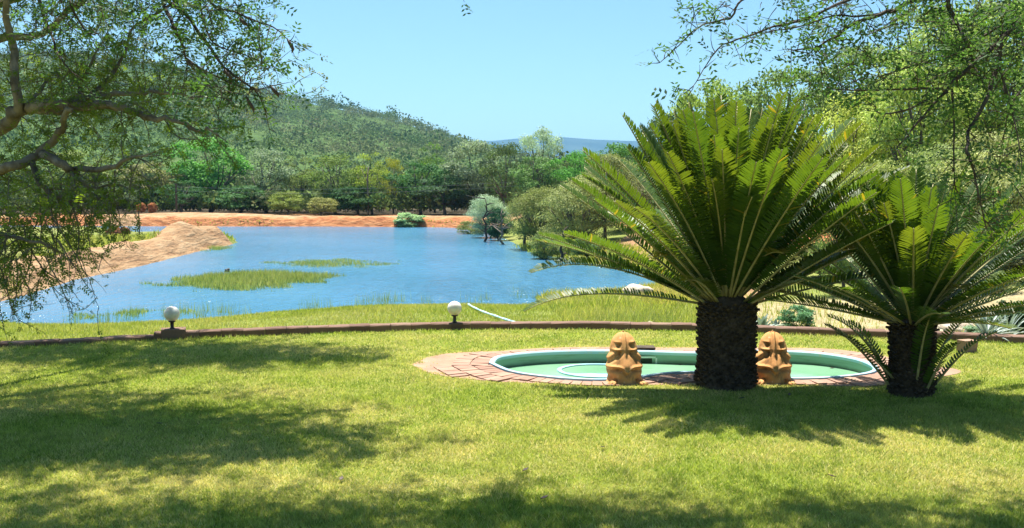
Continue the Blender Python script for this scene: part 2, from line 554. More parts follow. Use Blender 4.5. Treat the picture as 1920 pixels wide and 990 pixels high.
xs = np.concatenate([-np.geomspace(4000, 52, 26), np.arange(-50, -24, 1.0), np.arange(-24, -15, .2), np.arange(-15, 14, .4), np.arange(14, 50, 1.0), np.geomspace(50, 4000, 26)])
ys = np.concatenate([np.array([-600, -200, -60, -20, -5, 4, 8]), np.arange(9, 36, .4), np.arange(36, 84, .55), np.arange(84, 100, .4), np.arange(100, 150, 2.), np.geomspace(150, 7000, 34)])
XX, YY = np.meshgrid(xs, ys)
ZZ = terr(XX, YY)
fx_ = XX.ravel(); fy_ = YY.ravel()
SD = sdist(np.stack([fx_, fy_], 1), lake)
zr = ZZ.ravel()
wfar = sstep(74, 82, fy_) * (1 - sstep(-1, 3, fx_))
left = sstep(-12.5, -14.5, fx_) * sstep(24, 29, fy_) * (1 - sstep(70, 76, fy_))
soil = wfar * (1 - sstep(4.0, 5.0, SD)) * sstep(-2, 0, SD)
soil = np.maximum(soil, wfar * sstep(8.6, 9.4, SD) * (1 - sstep(13, 16, SD)) * .8)
pale = wfar * sstep(2.0, 3.0, SD) * (1 - sstep(8, 9, SD))
a = G(300, 404, -.3)
pale = np.maximum(pale, wfar * np.exp(-(((fx_ - a[0] - 2) / 11) ** 2 + ((fy_ - 97) / 6) ** 2) * 1.2) * 1.6 * sstep(.6, 2.2, SD + 3 * (fx_ < a[0] - 4)))
nw = vnoise(fx_, fy_, 4, 11)
DN = near_spit(fx_, fy_)
pl = left * (1 - sstep(1.7, 2.6, DN + nw * 1.4)) * sstep(-2, 0, SD)
for (mx, my, r, h_, ex) in (MOUNDS[0], MOUNDS[1]):
    pl = np.maximum(pl, left * 1.2 * np.exp(-(((fx_ - mx - .6) / (r * ex)) ** 2 + ((fy_ - my) / r) ** 2) * 1.0))
a = G(250, 450, -.5)
far_side = np.exp(-(((fx_ - a[0]) / 5.5) ** 2 + ((fy_ - a[1] - 2) / 7) ** 2))
pale = np.maximum(pale, pl)
# dirt track down the right-hand slope
tr = np.array([G(1330, 560, -.9)[:2], G(1270, 515, -.9)[:2], G(1215, 475, -.6)[:2], G(1180, 445, -.3)[:2], (14, 75)])
dtr = np.full(len(fx_), 1e9)
for i in range(len(tr) - 1):
    a_, b_ = tr[i], tr[i + 1]; ab = b_ - a_
    P_ = np.stack([fx_, fy_], 1) - a_
    tt = np.clip(P_ @ ab / (ab @ ab), 0, 1)
    dtr = np.minimum(dtr, np.linalg.norm(P_ - tt[:, None] * ab, axis=1))
pale = np.maximum(pale, (1 - sstep(1.2, 2.4, dtr)) * .95)
soil = np.maximum(soil, .7 * sstep(5, 9, fx_) * sstep(38, 44, fy_) * (1 - sstep(75, 95, fy_)))
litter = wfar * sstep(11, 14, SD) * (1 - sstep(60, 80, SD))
dry = sstep(2.6, 5, fx_ - (fy_ - 15) * .12) * sstep(14, 17, fy_) * (1 - sstep(22, 27, fy_)) * .9
dry = np.maximum(dry, sstep(110, 130, fy_) * .2)
ny, nx = XX.shape
idx = np.arange(nx * ny).reshape(ny, nx)
Fg = np.stack([idx[:-1, :-1].ravel(), idx[:-1, 1:].ravel(), idx[1:, 1:].ravel(), idx[1:, :-1].ravel()], 1)
# leave the ground open under the pool basin only (cells wholly inside the basin box)
cxx = fx_[Fg].mean(1); cyy = fy_[Fg].mean(1)
GROUND_Z_GARDEN = -.16
gz = zr.copy()
inpool = (fy_ < 13.6) & (fy_ > 9.5) & (fx_ > -1.2) & (fx_ < 5.4)
gz[inpool] = -1.3
ground = link('ground', np_mesh('ground', np.stack([fx_, fy_, gz], 1), Fg, True, {'soil': soil, 'pale': pale, 'dry': dry, 'litter': litter}), M['ground'])
tag(ground, 'grassy ground falling to the lake with bare orange earth along its banks', kind='structure')

# lake water sheet
lw = MB(); lw.add([(-90, 20, WATER_Z), (14, 20, WATER_Z), (14, 99, WATER_Z), (-90, 99, WATER_Z)], [(0, 1, 2, 3)])
tag(lw.obj('lake_water', M['lake_water']), 'rippled blue water of the lake', kind='structure')

# hill on the left behind the lake
ridge_px = [(-1800, 60), (-900, 70), (-300, 88), (0, 96), (150, 100), (250, 112), (330, 128), (420, 146), (530, 175), (640, 196), (740, 216), (830, 243), (890, 266), (940, 284), (1000, 302), (1100, 322), (1300, 342), (1800, 352)]
RY = 650.0
rp = np.array([(PY(x, y, RY)[0], PY(x, y + 11, RY)[2]) for x, y in ridge_px])
def hill_z(X, Y):
    zr_ = np.interp(X, rp[:, 0], rp[:, 1])
    up = np.clip((Y - 165) / (RY - 165), 0, 1) ** .95
    dn = 1 - .8 * sstep(RY, 1500, Y)
    n = vnoise(X, Y, 90, 3) * 9 + vnoise(X, Y, 35, 4) * 3.5
    return zr_ * up * dn + n * sstep(200, 420, Y) * (1 - .75 * sstep(500, 640, Y)) - 3 * (1 - sstep(165, 200, Y))
hx = np.concatenate([np.linspace(-1500, -600, 16)[:-1], np.linspace(-600, 250, 90)]); hy = np.concatenate([np.linspace(165, 700, 60), np.linspace(740, 1700, 14)])
HX, HY = np.meshgrid(hx, hy); HZ = hill_z(HX, HY)
idx = np.arange(HX.size).reshape(HX.shape)
Fh = np.stack([idx[:-1, :-1].ravel(), idx[:-1, 1:].ravel(), idx[1:, 1:].ravel(), idx[1:, :-1].ravel()], 1)
tag(link('hill', np_mesh('hill', np.stack([HX.ravel(), HY.ravel(), HZ.ravel()], 1), Fh, True), M['hill']), 'long green wooded hill sloping down to the right behind the lake', kind='structure')

# far blue ridge
V = []; nfx = 80
fr = np.array([(PY(x, y, 4600)[0], PY(x, y, 4600)[2]) for x, y in [(-1500, 300), (400, 285), (800, 268), (905, 264), (960, 259), (1010, 257), (1060, 258), (1140, 263), (1300, 268), (1600, 262), (2200, 275), (3300, 300)]])
fxs = np.linspace(fr[0, 0], fr[-1, 0], nfx)
rows = [(3300, 0), (3700, .35), (4100, .72), (4400, .93), (4600, 1.), (5200, .9), (6400, .1)]
V = []
for (yy, k) in rows:
    for i, xx in enumerate(fxs):
        V.append((xx, yy, -5 + (np.interp(xx, fr[:, 0], fr[:, 1]) + 5 + (3 * sin(i * 1.7) + 2 * sin(i * .9)) * (k > .5)) * k))
idx = np.arange(len(V)).reshape(len(rows), nfx)
Fr = np.stack([idx[:-1, :-1].ravel(), idx[:-1, 1:].ravel(), idx[1:, 1:].ravel(), idx[1:, :-1].ravel()], 1)
tag(link('mountain_ridge', np_mesh('mountain_ridge', V, Fr, True), M['ridge']), 'low flat-topped blue mountain ridge on the horizon', kind='structure')

# ------------------------------------------------------------------ haze
hz = MB(); hz.box((200, 3000, 150), (8800, 7200, 320))
hm, ht, ho = new_mat('haze_air')
pv = ht.nodes.new('ShaderNodeVolumePrincipled')
pv.inputs['Color'].default_value = (.26, .55, 1, 1)
pv.inputs['Density'].default_value = .00012
pv.inputs['Anisotropy'].default_value = .1
ht.links.new(pv.outputs[0], ho.inputs['Volume'])
hzo = hz.obj('haze', hm)
tag(hzo, 'thin blue summer haze over the valley', kind='stuff')

# ------------------------------------------------------------------ pool, apron, lawn, kerb
pool_px = [(920, 680), (935, 668), (1000, 660), (1090, 656.5), (1200, 657.5), (1320, 660.5), (1420, 657), (1520, 660), (1600, 671), (1641, 686), (1632, 698), (1570, 706), (1490, 709),
           (1420, 706), (1330, 698), (1270, 697.5), (1225, 702), (1180, 709), (1110, 711), (1030, 706), (960, 696)]
pool = [G(x, y, .03)[:2] for x, y in pool_px]
pool = np.array([p for p in smooth_pts([*pool, pool[0]], 6)][:-1])
def offset(poly, d):
    n = len(poly)
    nxt = np.roll(poly, -1, 0); prv = np.roll(poly, 1, 0)
    t_ = unit(nxt - prv)
    nrm = np.stack([t_[:, 1], -t_[:, 0]], 1)
    area = .5 * np.sum(poly[:, 0] * nxt[:, 1] - nxt[:, 0] * poly[:, 1])
    if area < 0: nrm = -nrm
    return poly + nrm * d
pool_in = offset(pool, -.03); pool_out = offset(pool, .02)
PT = empty('swimming_pool', (float(pool[:, 0].mean()), float(pool[:, 1].mean()), 0), 'kidney shaped green swimming pool with pale blue rim and brick surround', 'swimming pool')
def under(o, parent):
    o.parent = parent
    o.matrix_parent_inverse = Matrix.Translation(parent.location).inverted()
    return o
def ring_band(pa, za, pb, zb):
    n = len(pa)
    V = [(*p, za) for p in pa] + [(*p, zb) for p in pb]
    F = [(i, (i + 1) % n, n + (i + 1) % n, n + i) for i in range(n)]
    return V, F
mb = MB()
mb.add(*ring_band(pool_in, .0, pool_in, -.95))
under(mb.obj('basin_wall', M['pool_paint'], None, True), PT)
mb = MB(); mb.add([(*p, -.95) for p in pool_in], [tuple(range(len(pool_in)))]); under(mb.obj('basin_floor', M['pool_paint']), PT)
mb = MB()
mb.add(*ring_band(offset(pool_in, .002), -.02, offset(pool_in, -.012), .022)); mb.add(*ring_band(offset(pool_in, -.012), .022, offset(pool_in, .0), .034))
mb.add(*ring_band(offset(pool_in, .0), .034, pool_out, .034)); mb.add(*ring_band(pool_out, .034, pool_out, -.1))
under(mb.obj('coping', M['coping_paint']), PT)
pw = MB(); pw.add([(*p, -.125) for p in offset(pool_in, .01)], [tuple(range(len(pool_in)))])
tag(pw.obj('pool_water', M['pool_water']), 'murky green water in the kidney shaped pool', kind='structure')
# curved paddling step ring inside the left lobe
arc_px = [(1160, 687), (1110, 686), (1075, 688), (1052, 693), (1048, 698), (1060, 704), (1090, 709), (1130, 711), (1165, 710), (1180, 707)]
arc = smooth_pts([G(x, y, -.14)[:2] for x, y in arc_px], 6)
mb = MB(); n = len(arc); V = []
for i, p in enumerate(arc):
    t_ = unit(arc[min(i + 1, n - 1)] - arc[max(i - 1, 0)]); nr = np.array((t_[1], -t_[0]))
    wd = .035 + .16 * float(sstep(.52, .7, i / n))
    a_ = p + nr * .02; b_ = p - nr * wd
    V += [(*a_, -.5), (*a_, -.112), (*b_, -.112), (*b_, -.5)]
F = []
for i in range(n - 1):
    for k in range(3):
        F.append((i * 4 + k, i * 4 + k + 1, i * 4 + 4 + k + 1, i * 4 + 4 + k))
F += [(0, 1, 2, 3), ((n - 1) * 4 + 3, (n - 1) * 4 + 2, (n - 1) * 4 + 1, (n - 1) * 4)]
mb.add(V, F); under(mb.obj('paddling_step', M['step_paint']), PT)
# skimmer in the far wall
sk = G(1212, 668, -.03)
sky_ = float(np.interp(sk[0], [p[0] for p in sorted(pool_in[(pool_in[:, 1] > 11.5)].tolist())], [p[1] for p in sorted(pool_in[(pool_in[:, 1] > 11.5)].tolist())]))
mb = MB(); mb.box((sk[0] - .03, sky_ - .014, -.045), (.30, .02, .022)); mb.box((sk[0] + .13, sky_ - .014, -.12), (.022, .02, .13)); mb.box((sk[0] - .19, sky_ - .014, -.12), (.022, .02, .13))
under(mb.obj('skimmer_frame', M['white_pvc']), PT)
mb = MB(); mb.box((sk[0] - .03, sky_ - .006, -.1), (.29, .012, .085)); under(mb.obj('skimmer_shade_panel', M['slot_shade']), PT)  # solid dark panel, its colour stands for the shade inside the opening
mb = MB(); mb.box((sk[0] - .03, sky_ + .22, .045), (.34, .2, .02)); under(mb.obj('skimmer_lid', M['post']), PT)

# apron outline (brick surround and trodden earth)
ap_px = [(772, 684), (800, 671), (850, 662), (930, 659), (1000, 654), (1100, 651), (1300, 652), (1450, 652), (1560, 655), (1660, 668), (1720, 684), (1790, 692), (1795, 701), (1720, 712), (1620, 724),
         (1500, 722), (1380, 724), (1260, 722), (1140, 723), (1040, 720), (940, 716), (850, 708), (800, 698)]
apron = np.array(smooth_pts([G(x, y, 0)[:2] for x, y in ap_px] + [G(*ap_px[0], 0)[:2]], 5)[:-1])
def cdt_sheet(name, outer, holes, z, mat):
    pts = [Vector((float(p[0]), float(p[1]))) for p in outer]; edges = [(i, (i + 1) % len(outer)) for i in range(len(outer))]
    for h_ in holes:
        b = len(pts); pts += [Vector((float(p[0]), float(p[1]))) for p in h_]; edges += [(b + i, b + (i + 1) % len(h_)) for i in range(len(h_))]
    r = mgeo.delaunay_2d_cdt(pts, edges, [], 1, 1e-5)
    vs, fs = r[0], r[2]
    keep = []
    cs = np.array([[sum(vs[i][0] for i in f) / 3, sum(vs[i][1] for i in f) / 3] for f in fs])
    ok = sdist(cs, np.array(outer)) < 0
    for h_ in holes: ok &= sdist(cs, np.array(h_)) > 0
    me = bpy.data.meshes.new(name)
    me.from_pydata([(v[0], v[1], z) for v in vs], [], [tuple(f) for f, k in zip(fs, ok) if k])
    me.update()
    for p_ in me.polygons:
        if p_.normal.z < 0: me.flip_normals(); break
    return link(name, me, mat)
ap = cdt_sheet('pool_surround_bed', apron, [offset(pool, .03)], .004, M['sandy'])
tag(ap, kind=None)
under(ap, PT)
XW = np.linspace(-16, 16, 120)
lawn_out = [(x, wall_y(x) + .05) for x in XW] + [(16, -6), (-16, -6)]
lawn = cdt_sheet('lawn', np.array(lawn_out), [offset(pool, .03)], 0.0, M['turf'])
tag(lawn, 'short sunlit garden lawn around the pool', kind='structure')

# pavers : radial courses round the rim, parts of the pool
def arclen(poly):
    d = np.linalg.norm(np.roll(poly, -1, 0) - poly, axis=1); return np.concatenate([[0], np.cumsum(d)])
def along(poly, cum, s):
    s = s % cum[-1]; i = int(np.searchsorted(cum, s, 'right') - 1); i = min(i, len(poly) - 1)
    a_, b_ = poly[i], poly[(i + 1) % len(poly)]; k = (s - cum[i]) / max(cum[i + 1] - cum[i], 1e-9)
    return a_ + (b_ - a_) * k, math.atan2(b_[1] - a_[1], b_[0] - a_[0])
paver_meshes = []
for k in range(6):
    mb = MB(); mb.box((0, 0, -.02), (.102, .212, .05), 0, .003)
    me = mb.mesh('paver'); me.materials.append(M['paver']); paver_meshes.append(me)
np_ = 0
for course in range(3):
    pc = offset(pool, .022 + .115 + course * .225); cum = arclen(pc); s = 0
    while s < cum[-1] - .05 and np_ < 292:
        p, ang = along(pc, cum, s); s += .113 * (1 if course < 1 else 1.0)
        if sdist(np.array([p]), apron)[0] > -.04: continue
        if course == 2 and p[1] > 11.3: continue
        if course >= 1 and p[1] > 12.2: continue
        if random.random() < (.0, .03, .15)[course]: continue
        o = bpy.data.objects.new('paver', random.choice(paver_meshes)); COL.objects.link(o)
        o.location = (p[0] - PT.location.x, p[1] - PT.location.y, .012 + random.uniform(-.004, .004)); o.rotation_euler = (random.uniform(-.02, .02), random.uniform(-.02, .02), ang + random.uniform(-.03, .03)); o.parent = PT
        np_ += 1

# kerb of long bricks
KR = empty('garden_kerb', (0, 14.3, 0), 'low curved brown brick kerb between the lawn and the lake bank', 'garden kerb')
kerb_pts = np.stack([XW[::1], wall_y(XW) + .12], 1)
ks = smooth_pts([(x, float(wall_y(x)) + .12) for x in (-16, -13, -10, -8.5, -7, -5.9, -4.9, -3.7, -2.5, -1.7, -.9, .15, 1.2, 2, 2.8, 3.5, 4.3, 5.4, 6.5, 8.2, 10, 13, 16)], 8)
ks = np.array(ks); cum = np.concatenate([[0], np.cumsum(np.linalg.norm(np.diff(ks, axis=0), axis=1))])
km = []
for k in range(8):
    mb = MB()
    L_, W_, H_ = .298, .21, .10
    nseg = 3
    V = []
    for i in range(nseg + 1):
        x = -L_ / 2 + L_ * i / nseg
        for (y, z) in ((-W_ / 2, -.2), (-W_ / 2, H_ - .014), (-W_ / 2 + .014, H_), (W_ / 2 - .014, H_), (W_ / 2, H_ - .014), (W_ / 2, -.2)):
            j = .004
            V.append((x, y + random.uniform(-j, j), z + random.uniform(-j, j)))
    F = [(0, 1, 2, 3, 4, 5)[::-1], tuple(nseg * 6 + q for q in range(6))]
    for i in range(nseg):
        for q in range(6):
            F.append((i * 6 + q, i * 6 + (q + 1) % 6, i * 6 + 6 + (q + 1) % 6, i * 6 + 6 + q))
    mb.add(V, F); me = mb.mesh('brick'); me.materials.append(M['kerb']); km.append(me)
s = .15
while s < cum[-1] - .15:
    x = np.interp(s, cum, ks[:, 0]); y = np.interp(s, cum, ks[:, 1]); x2 = np.interp(s + .05, cum, ks[:, 0]); y2 = np.interp(s + .05, cum, ks[:, 1])
    o = bpy.data.objects.new('brick', random.choice(km)); COL.objects.link(o); o.parent = KR
    step = .04 if x < -4.95 else 0
    o.location = (x, y - 14.3, random.uniform(-.005, .005) - step); o.rotation_euler = (0, random.uniform(-.008, .008), math.atan2(y2 - y, x2 - x))
    s += .302
# pier under the left lamp
px_ = G(333, 625, .1); PX0 = -4.88
mb = MB(); mb.box((0, 0, -.04), (.34, .27, .36), 0, .012)
o = mb.obj('pier', M['kerb'], KR); o.location = (PX0 + .1, float(wall_y(PX0 + .1)) + .12 - 14.3, 0)
o.rotation_euler = (0, 0, .3)

# ------------------------------------------------------------------ globe lamps
def lamp(x, z0, label):
    y = float(wall_y(x)) + .12
    r = empty('globe_lamp', (x, y, z0), label, 'garden lamp', 'globe lamps on the garden kerb')
    mb = MB(); mb.lathe([(.036, 0), (.036, .012), (.024, .02), (.026, .09), (.032, .095), (.048, .10), (.048, .118)], 20)
    mb.obj('post', M['black_metal'], r, True)
    mb = MB(); prof = []
    for i in range(17):
        a_ = -pi / 2 + pi * i / 16; prof.append((max(.108 * cos(a_), .002), .215 + .108 * sin(a_)))
    mb.lathe(prof, 32); mb.obj('globe', M['globe_glass'], r, True)
    mb = MB(); mb.lathe([(.006, .316), (.012, .321), (.006, .328)], 10); mb.obj('finial', M['white_pvc'], r, True)
    return r
lamp(float(G(850, 606, .13)[0]), .098, 'white globe lamp on the kerb left of the pool, beside the pale blue pipe')
lamp(-4.80, .136, 'white globe lamp on the raised brick pier at the left of the kerb')

# ------------------------------------------------------------------ hose on the bank
hp = [(878, 571), (888, 577), (905, 585), (925, 592), (945, 599), (968, 606)]
pts = []
for i, (x, y) in enumerate(smooth_pts(hp, 5)):
    for z0 in [0]:
        d = ray(x, y); t0 = 14.6
        for k in range(400):
            p = d * t0 + np.array((0, 0, CAMZ))
            if p[2] < terr(np.array([p[0]]), np.array([p[1]]))[0] + .06: break
            t0 += .05
        pts.append((p[0], p[1], float(terr(np.array([p[0]]), np.array([p[1]]))[0]) + .07))
mb = MB(); mb.tube(pts, [.024 + .005 * sin(i * 1.3) for i in range(len(pts))], 8)
tag(mb.obj('flat_hose', M['hose'], None, True), 'pale blue pipe running up from the lake to the kerb beside the lamp', 'hose')

# ------------------------------------------------------------------ frog statues
def frog(loc, rz, label, var):
    r = empty('frog_statue', loc, label, 'frog statue', 'terracotta frog statues at the pool edge', rz)
    H = .535
    T = np.array([0, .03, .08, .16, .25, .35, .40, .5, .6, .7, .8, .9, 1.0])      # 0 base .. 1 top
    Wd = np.array([.185, .195, .19, .182, .203, .196, .19, .185, .155, .14, .128, .092, .012])
    Dp = np.array([.17, .18, .18, .19, .20, .19, .18, .16, .14, .125, .11, .08, .012])
    nt_, na = 110, 120
    V = []
    for i in range(nt_):
        t_ = i / (nt_ - 1)
        z = t_ * H
        hw = np.interp(t_, T, Wd); dp = np.interp(t_, T, Dp)
        if t_ > .62:
            k = (t_ - .62) / .38; hw = .150 * sqrt(max(1 - k ** 1.9, 0)) + .003; dp = .135 * sqrt(max(1 - k ** 1.9, 0)) + .003
        for j in range(na):
            a_ = 2 * pi * j / na
            x = hw * cos(a_); y = dp * sin(a_) + .13 * t_ ** 1.15
            f = 0.0
            ax = abs(x); fr_ = 1 if sin(a_) < 0.15 else .5     # carved on the back, softer on the belly
            # spine ridge with a groove on each side
            if t_ > .5:
                f += fr_ * (.012 + .012 * var) * math.exp(-(x / .011) ** 2) * float(sstep(.5, .6, t_))
                f -= fr_ * .007 * math.exp(-((ax - .026) / .013) ** 2) * float(sstep(.5, .62, t_))
            if var:
                f += fr_ * .013 * math.exp(-((ax - .052) / .008) ** 2) * float(sstep(.3, .5, t_)) * float(1 - sstep(.8, .95, t_))
                f += fr_ * .010 * math.exp(-(x / .012) ** 2) * float(sstep(.28, .4, t_)) * float(1 - sstep(.5, .6, t_))
            # eye sockets under a brow
            f -= fr_ * .034 * math.exp(-(((ax - .072) / .018) ** 2 + ((z - .405) / .017) ** 2))
            f += fr_ * .014 * math.exp(-(((ax - .078) / .028) ** 2 + ((z - .440) / .013) ** 2))
            # shoulder hollow and the fold running down and out from it
            f -= fr_ * .036 * math.exp(-(((ax - .072) / .026) ** 2 + ((z - .325) / .020) ** 2))
            f += fr_ * .020 * math.exp(-(((ax - .085) / .035) ** 2 + ((z - .360) / .010) ** 2))
            s_ = (ax - .07) * .60 + (z - .31) * .80; q = abs((ax - .07) * .80 - (z - .31) * .60)
            q0 = (ax - .07) * .64 - (z - .31) * .77
            if 0 < q0 < .17:
                f -= fr_ * .036 * math.exp(-(s_ / .017) ** 2) * (1 - q0 / .19)
                f += fr_ * .012 * math.exp(-((s_ - .034) / .016) ** 2) * (1 - q0 / .19)
            # rump bulge above the crease of the thighs
            f += fr_ * .018 * math.exp(-((x / .055) ** 2 + ((z - .20) / .05) ** 2))
            zl = .168 - .045 * math.exp(-(x / .035) ** 2) + .012 * math.sin(min(ax / .19, 1) * pi)
            f += fr_ * (.020 - .014 * float(sstep(.13, .19, ax))) * math.exp(-((z - zl - .010) / .013) ** 2) * (1 - .4 * math.exp(-(x / .02) ** 2))
            f -= fr_ * (.024 - .014 * float(sstep(.13, .19, ax))) * math.exp(-((z - zl + .028) / .022) ** 2)
            # feet flare
            f += .020 * math.exp(-(z / .022) ** 2) * (1 if ax > .09 else .1)
            f -= .018 * math.exp(-(((ax - .12) / .03) ** 2 + ((z - .05) / .022) ** 2)) * fr_
            f *= 1.25; nl = sqrt((cos(a_) / max(hw, .01)) ** 2 + (sin(a_) / max(dp, .01)) ** 2)
            V.append((x + f * cos(a_) / max(hw, .01) / nl, y + f * sin(a_) / max(dp, .01) / nl, z))
    F = [(i * na + j, i * na + (j + 1) % na, (i + 1) * na + (j + 1) % na, (i + 1) * na + j) for i in range(nt_ - 1) for j in range(na)]
    F += [tuple(range(na))[::-1], tuple(range((nt_ - 1) * na, nt_ * na))]
    mb = MB(); mb.add(V, F); mb.obj('body', M['terracotta'], r, True)
    # toes and forefeet
    for sx in (-1, 1):
        mb = MB()
        for k, (dx, dy) in enumerate(((0, -.05), (.03, -.035), (.045, -.01))):
            mb.tube([(sx * .12, -.12, .03), (sx * (.145 + dx), -.15 + dy, .018), (sx * (.16 + dx * 1.4), -.17 + dy * 1.4, .008)], [.026, .018, .009], 8)
        mb.obj('foot', M['terracotta'], r, True)
    mb = MB()
    mb.tube([(0, .12, .50), (0, .118, .53), (0, .112, .55)], [.016, .012, .006], 10)
    mb.obj('spout', M['terracotta'], r, True)
    return r
a = G(1175, 723, 0); frog((a[0], a[1] + .2, 0), 0.06, 'smooth backed orange clay frog statue left of the thick cycad trunk', 0)
a = G(1459, 722, 0); frog((a[0], a[1] + .2, 0), -.12, 'ribbed orange clay frog statue half hidden right of the thick cycad trunk', 1)

# ------------------------------------------------------------------ cycads
def frond_geo(base, az, elev, length, curl, twist, width, npairs, droop=0.0, skip=0.0, pale=0.0, young=0.0):
    """returns (leaf arrays, rachis pts). curl: total bend (rad) outward/down along the frond"""
    ns = 26
    p = np.array(base, float); el = elev
    hdir = np.array((sin(az), cos(az), 0.0)); side = np.array((cos(az), -sin(az), 0.0))
    pts = [p.copy()]; tans = []
    ds = length / ns
    for i in range(ns):
        t_ = (i + .5) / ns
        el = elev - curl * t_ ** 1.6 - droop * t_ ** 4
        tn = hdir * cos(el) + np.array((0, 0, 1.0)) * sin(el)
        p = p + tn * ds; pts.append(p.copy()); tans.append(tn)
    tans.append(tans[-1])
    pts = np.array(pts); tans = np.array(tans)
    C = []; D = []; S = []; L = []; W = []; v = []; pl_ = []
    tone = random.random() * .7
    for i in range(npairs):
        t_ = .10 + .895 * (i + .5) / npairs
        k = t_ * ns; j = int(k); fr_ = k - j
        P_ = pts[j] * (1 - fr_) + pts[min(j + 1, ns)] * fr_
        tn = tans[j]
        up = np.cross(side, tn); up /= np.linalg.norm(up)
        if up[2] < 0 and elev < 1.5: up = -up
        # leaflet length profile
        prof = min(1.0, (.30 + t_ * 2.6)) * (1.0 - max(0, (t_ - .80) / .20) ** 2.0 * .62)
        sweep = radians(78 - 26 * t_ ** 3 + random.uniform(-4, 4))
        for sg in (-1, 1):
            if random.random() < skip: continue
            ca, sa = cos(twist), sin(twist)
            sv = side * ca + up * sa; uv = up * ca - side * sa
            vee = .36 + random.uniform(-.08, .08)
            d_ = tn * cos(sweep) + (sv * sg * cos(vee) + uv * sin(vee)) * sin(sweep)
            C.append(P_); D.append(d_)
            S.append(tn)
            L.append(width * prof * random.uniform(.93, 1.05)); W.append(.022 + .004 * random.random())
            v.append(min(1, max(0, .25 + tone * .6 + random.uniform(-.15, .15) + young)))
            pl_.append(max(0, min(1, pale * (t_ ** 1.2) + (random.random() < .012) * .7)))
    return np.array(C), np.array(D), np.array(S), np.array(L), np.array(W), np.array(v), np.array(pl_), pts

def leaflet_mesh(name, C, D, S, L, W, var, pale):
    """lance-shaped leaflets, 6 points, slight droop at the tip"""
    D = unit(D); S = unit(S - D * (S * D).sum(1, keepdims=True)); Nn = np.cross(D, S)
    Nn = np.where(Nn[:, 2:3] < 0, -Nn, Nn)
    n = len(C); L = L[:, None]; W = W[:, None]
    V = np.stack([C - S * W * .25, C + S * W * .25,
                  C + D * L * .4 + S * W * .5 + Nn * L * .02, C + D * L * .4 - S * W * .5 + Nn * L * .02,
                  C + D * L * .8 + S * W * .36 - Nn * L * .01, C + D * L * .8 - S * W * .36 - Nn * L * .01,
                  C + D * L * 1.0 + S * W * .25 - Nn * L * .05, C + D * L * 1.0 + S * W * .18 - Nn * L * .05], 1)
    b = np.arange(n)[:, None] * 8
    F = np.concatenate([b + np.array([0, 1, 2, 3]), b + np.array([3, 2, 4, 5]), b + np.array([5, 4, 6, 7])], 0)
    return np_mesh(name, V, F, False, {'var': np.repeat(var, 8), 'pale': np.repeat(pale, 8)})

# the two statues stand in open sun: no frond grows across the line from them to the sun
STATUES = [np.array(G(1175, 723, 0)) + np.array((0, .22, 0)), np.array(G(1459, 722, 0)) + np.array((.05, .22, 0))]
def _blocks(P, st):
    k = (P[:, 2] - .3) / sdir.z
    d = np.hypot(P[:, 0] - st[0] - sdir.x * k, P[:, 1] - st[1] - sdir.y * k)
    return bool(((d < .30) & (P[:, 2] > .5)).any())

def cycad(loc, R, HT, specs, label, lower=()):
    r = empty('cycad', loc, label, 'cycad', 'cycads beside the pool')
    # trunk
    prof = [(R * 1.12, -.05), (R * 1.06, .05), (R * 1.0, .2), (R * .98, HT * .5), (R * 1.0, HT * .8), (R * .9, HT), (R * .5, HT + .08), (.02, HT + .12)]
    mb = MB(); mb.lathe(prof, 40); o = mb.obj('trunk', M['cycad_trunk'], r, True)
    # leaf bases in a spiral
    mb = MB(); nb_ = int(HT / .034) * 24
    for k in range(nb_):
        a_ = k * 2.39996; z = .03 + (HT - .02) * k / nb_
        rr = np.interp(z, [p[1] for p in prof[:6]], [p[0] for p in prof[:6]])
        o_ = Vector((cos(a_), sin(a_), 0)); s_ = Vector((-sin(a_), cos(a_), 0)); b_ = Vector((rr * cos(a_), rr * sin(a_), z))
        pr = random.uniform(.018, .045) * (1.6 if z > HT * .88 else 1); wd = random.uniform(.028, .04); hh = random.uniform(.018, .028)
        tip = b_ + o_ * pr + Vector((0, 0, random.uniform(.0, .03)))
        V = [b_ - s_ * wd - o_ * .01, b_ - Vector((0, 0, hh)) - o_ * .01, b_ + s_ * wd - o_ * .01, b_ + Vector((0, 0, hh)) - o_ * .01,
             tip - s_ * wd * .45, tip - Vector((0, 0, hh * .5)), tip + s_ * wd * .45, tip + Vector((0, 0, hh * .5))]
        mb.add(V, [(0, 1, 5, 4), (1, 2, 6, 5), (2, 3, 7, 6), (3, 0, 4, 7), (4, 5, 6, 7)])
    ob = mb.obj('leaf_base', M['cycad_trunk'], r); ob['kind'] = 'stuff'
    for sp in list(specs) + list(lower):
        az, el, ln, cu, tw, wd, npr = sp[:7]
        kw = sp[7] if len(sp) > 7 else {}
        base = kw.get('base')
        if base is None:
            rb = R * (.75 if el < .8 else .35)
            base = (rb * sin(az), rb * cos(az), HT + .02 - (.05 if el < .6 else 0))
        C, D, S, L, W, v, pl_, pts = frond_geo(base, az, el, ln, cu, tw, wd, npr, kw.get('droop', 0), kw.get('skip', 0.01), kw.get('pale', 0), kw.get('young', 0))
        if not kw.get('base') and any(_blocks(pts + np.array(loc), sp_) for sp_ in STATUES):
            continue
        fo = link('frond', leaflet_mesh('frond', C, D, S, L, W, v, pl_), M['cycad_leaf'], r)
        mb = MB(); nn = len(pts); mb.tube(pts[::2], [.0135 * (1 - .8 * i / (nn / 2)) + .002 for i in range(len(pts[::2]))], 5)
        mb.obj('stalk', M['cycad_stalk'], fo, True)
    return r

